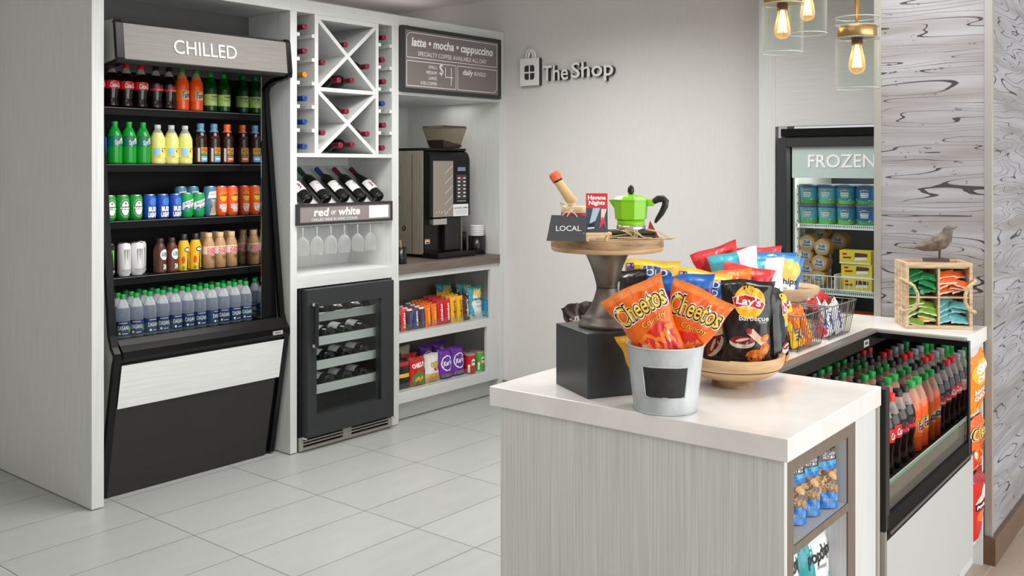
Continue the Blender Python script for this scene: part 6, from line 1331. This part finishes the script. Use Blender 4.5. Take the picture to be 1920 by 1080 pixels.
# wire baskets with candy
WIRE = M((120, 118, 113), .35, .6)
def mk_basket():
    t = thing('wire_basket', '', 'wire basket', local=True)
    q = MB(); a0, b0, a1, b1, h_ = .105, .046, .125, .066, .122
    def rect(a, b, z): return [(-a, -b, z), (a, -b, z), (a, b, z), (-a, b, z)]
    for a, b, z, r in ((a0, b0, .002, .0016), (a1, b1, h_, .0026), ((a0 + a1) / 2, (b0 + b1) / 2, h_ * .55, .0013)): q.tube(rect(a, b, z), r, WIRE, 6, True)
    n = 11
    for k in range(n + 1):
        f = -1 + 2 * k / n
        for s_ in (-1, 1): q.tube([(f * a0, s_ * b0, .002), (f * a1, s_ * b1, h_)], .0013, WIRE, 5)
        q.tube([(f * a0, -b0, .002), (f * a0, b0, .002)], .0013, WIRE, 5)
    for k in range(6):
        f = -1 + 2 * k / 5
        for s_ in (-1, 1): q.tube([(s_ * a0, f * b0, .002), (s_ * a1, f * b1, h_)], .0013, WIRE, 5)
    q.build('wire_frame', t)
    q = MB(); q.box(a1 + .002, a1 + .005, -.030, .030, h_ - .045, h_ - .012, M((52, 52, 48), .6)); q.build('label_plate', t)
    q = MB(); q.tube([(a1, -.045, h_), (a1 + .03, -.045, h_ - .002), (a1 + .034, -.045, h_ - .06), (a1 + .034, .045, h_ - .06), (a1 + .03, .045, h_ - .002), (a1, .045, h_)], .0024, WIRE, 6); q.build('handle', t); return t
BA = [(3.225, 1.275), (3.515, 1.275)]
for (u, v), lab in zip(BA, ('wire candy basket nearer the chip bags, full of yellow and orange bars', 'wire candy basket farther along, full of red and blue bars')): spawn('bask', mk_basket, lab, IW(u, v, ZT + .001), ROT)
def cbar(col, txt, tc, fin): return mk_bag('candy_bar', 'candy bar', .056, .140, .028, bm(col), (), (lambda q, S, w, h: txt and q.text(txt, S(.001), 0, h * .5, h * .66, w * .42, tc, .04, .05, PI / 2, .012)), 72, nx=8, nz=14, finmat=M(fin, .3))
SN['bf'] = cbar((246, 196, 30), 'BUTTER', M((40, 60, 150), .4), (246, 200, 60)); SN['ora'] = cbar((236, 104, 24), "Reese's", YEL, (236, 120, 40)); SN['bab'] = cbar((232, 232, 236), 'Baby', M((30, 60, 160), .4), (210, 210, 214)); SN['rd'] = cbar((196, 28, 36), '', WH, (190, 40, 46)); SN['tan'] = cbar((150, 90, 40), '', WH, (120, 70, 40))
mix = (('tan', -.080, .012, 12), ('bf', -.045, -.022, -18), ('ora', -.018, -.016, -26), ('bf', .018, -.020, -30), ('bab', .038, .018, -16), ('bab', .062, -.006, -34), ('rd', -.02, .026, 16), ('ora', .042, -.030, -24))
mix2 = (('rd', -.065, -.018, -18), ('bab', -.03, .016, -28), ('bab', .0, -.018, -34), ('rd', .03, -.014, -30), ('rd', .055, .018, -12), ('tan', .068, -.014, -26), ('bab', -.05, -.026, -22), ('rd', .015, .028, 12), ('bab', .045, -.030, -28))
NB = {'bf': 'yellow', 'ora': 'orange', 'bab': 'white and blue', 'rd': 'red', 'tan': 'brown'}
for bi, ms in enumerate((mix, mix2)):
    for i, (k, du, dv, rl) in enumerate(ms):
        p = IW(BA[bi][0] + du, BA[bi][1] + dv, ZT + .010); spawn('sn' + k, SN[k], '%s candy bar standing in the %s wire basket, %s from the near end' % (NB[k], ('nearer', 'farther')[bi], ORD[i]), p, ROT - .25 + .2 * (i % 3 - 1), R(-8 + 5 * (i % 3)), R(rl * 1.1), group='candy bars in the wire baskets')

# tea crate and bird
CR = IW(3.905, .985, ZT + .0005); ca = ROT - R(58)
t = thing('tea_crate', 'pale wooden four-compartment crate with rope handles, holding tea packets', 'crate', local=True)
w2, dd, hh, th = .122, .15, .25, .012
q = MB(); q.box(-w2, -w2 + th, 0, dd, 0, hh, CRATEM); q.box(w2 - th, w2, 0, dd, 0, hh, CRATEM); q.build('side_board', t, .001)
for k in range(1, 4): MB().box(-w2 - .0004, -w2, dd * k / 4 - .0008, dd * k / 4 + .0008, .004, hh - .004, M((110, 84, 58), .7)).build('board_joint', t)
q = MB(); q.box(-w2 + th, w2 - th, 0, dd, 0, th, CRATEM); q.build('bottom_board', t); MB().box(-w2 + th, w2 - th, dd - th, dd, th, hh, CRATEM).build('back_board', t)
MB().box(-w2 + th, w2 - th, 0, th, hh - .016, hh, CRATEM).build('top_rail', t, .001); MB().box(-w2 + th, w2 - th, th, dd - th, hh - .022, hh - .016, CRATEM).build('top_board', t)
MB().box(-.0035, .0035, .002, dd - th, th, hh - .022, CRATEM).build('divider', t)
for s_ in (-1, 1): MB().box(min(s_ * .0035, s_ * (w2 - th)), max(s_ * .0035, s_ * (w2 - th)), .004, dd - th, .116, .121, CRATEM).build('shelf', t)
for s_ in (-1, 1):
    pts = [(s_ * (w2 - .002), .055, .182), (s_ * (w2 + .010), .03, .186), (s_ * (w2 + .006), -.008, .182), (s_ * (w2 - .022), -.022, .165), (s_ * (w2 - .036), -.026, .135), (s_ * (w2 - .036), -.026, .105), (s_ * (w2 - .022), -.022, .078), (s_ * (w2 + .006), -.008, .066), (s_ * (w2 + .010), .03, .068), (s_ * (w2 - .002), .055, .074)]
    fine = []
    for i in range(len(pts) - 1):
        for k in range(4): fine.append(tuple(Vector(pts[i]).lerp(Vector(pts[i + 1]), k / 4)))
    q = MB(); q.tube(fine, [.0060 + .0011 * (i % 2) for i in range(len(fine))], ROPE, 8); q.build('rope_handle', t)
place(t, CR, ca)
def inC(x, y, z): return (CR[0] + x * cos(ca) - y * sin(ca), CR[1] + x * sin(ca) + y * cos(ca), CR[2] + z)
def pk(col, edge): return mk_bag('tea_packet', 'tea packet', .034, .064, .013, bm(col), [(lambda a, b: abs(a) > .86, bm(edge))], None, 81, nx=8, nz=8, finmat=bm(edge), wr=.6)
SN['tg'] = pk((18, 110, 56), (40, 136, 80)); SN['to'] = pk((232, 100, 44), (244, 214, 190)); SN['tl'] = pk((108, 150, 44), (206, 216, 170)); SN['tt'] = pk((96, 166, 172), (140, 196, 200)); SN['ty'] = pk((234, 160, 50), (246, 214, 160))
rg = random.Random(12)
CELLS = {'tg': (-.058, .121, 'dark green tea packet in the top left compartment'), 'to': (.058, .121, 'orange tea packet in the top right compartment'), 'tl': (-.058, .012, 'leaf green tea packet in the bottom left compartment'), 'tt': (.058, .012, 'teal tea packet in the bottom right compartment')}
PW = ('resting lowest at the left', 'resting lowest at the right', 'in the second layer at the left', 'in the second layer at the right', 'in the third layer at the left', 'in the third layer at the right', 'in the top layer at the left', 'in the top layer at the right')
for k, (cx, cz, lab) in CELLS.items():
    for i in range(8):
        kk = 'ty' if (k == 'tl' and i == 1) else k; l2 = lab if kk == k else 'yellow tea packet in the bottom left compartment'
        side = -1 if i % 2 == 0 else 1; lay = i // 2
        a = R(90) + R(rg.uniform(-16, 16) + (14 * side if lay > 0 else 0)) ; x = cx + side * .023 - .032; z = cz + .018 + lay * .0195 + (.004 if side > 0 else 0)
        # lying on its side: the packet runs along the shelf, its printed face outwards and up
        spawn('sn' + kk, SN[kk], l2 + ', ' + PW[i], inC(x, .022 + .008 * (lay % 2) + .006 * rg.random(), z), ca + R(rg.uniform(-14, 14)), R(-38), a, group='tea packets in the crate')
BP = inC(.010, .065, hh)
t = thing('bird_figurine', 'weathered carved wooden bird on a small block on top of the tea crate', 'figurine', local=True)
MB().box(-.048, .046, -.022, .022, 0, .011, M((84, 72, 60), .7)).build('block', t, .001)
MB().tube([(.012, 0, .010), (.012, 0, .050)], .0042, M((76, 64, 54), .6), 10).build('post', t)
q = MB(); path = [(-.135, 0, .052), (-.105, 0, .051), (-.065, 0, .050), (-.052, 0, .053), (-.030, 0, .062), (-.005, 0, .070), (.018, 0, .078), (.032, 0, .092), (.038, 0, .108), (.041, 0, .122), (.043, 0, .132), (.044, 0, .139)]
rad = [.006, .0075, .010, .016, .025, .031, .032, .027, .020, .018, .013, .004]
seg = 16; vs = []
for i, (pp, r_) in enumerate(zip(path, rad)):
    tt = (Vector(path[min(i + 1, len(path) - 1)]) - Vector(path[max(i - 1, 0)])).normalized(); up = Vector((0, 1, 0)).cross(tt) * -1
    fl = .45 if i < 2 else .6 if i == 2 else 1
    for k in range(seg): g = 2 * PI * k / seg; vs.append(Vector(pp) + Vector((0, 1, 0)) * cos(g) * r_ * (.85 if i > 2 else 1.3) + up * sin(g) * r_ * fl)
q.add(vs, [(j * seg + k, j * seg + (k + 1) % seg, (j + 1) * seg + (k + 1) % seg, (j + 1) * seg + k) for j in range(len(path) - 1) for k in range(seg)], BIRDM, True); q.add(vs, [tuple(range(seg)), tuple(range((len(path) - 1) * seg, len(path) * seg))], BIRDM); q.build('body', t)
MB().tube([(.054, 0, .126), (.066, 0, .131), (.076, 0, .136)], [.006, .0035, .0008], BIRDM, 8).build('beak', t)
for s_ in (-1, 1):
    q = MB(); q.tube([(.018, s_ * .0245, .088), (-.01, s_ * .027, .072), (-.045, s_ * .019, .058), (-.075, s_ * .009, .052)], [.008, .0125, .009, .003], BIRDM, 8); q.build('wing', t)
    MB().lathe([(.0001, -.0022), (.0022, 0), (.0001, .0022)], BLK, 8, (.050, s_ * .0125, .126)).build('eye', t)
place(t, BP, face_cam(BP) + .05)
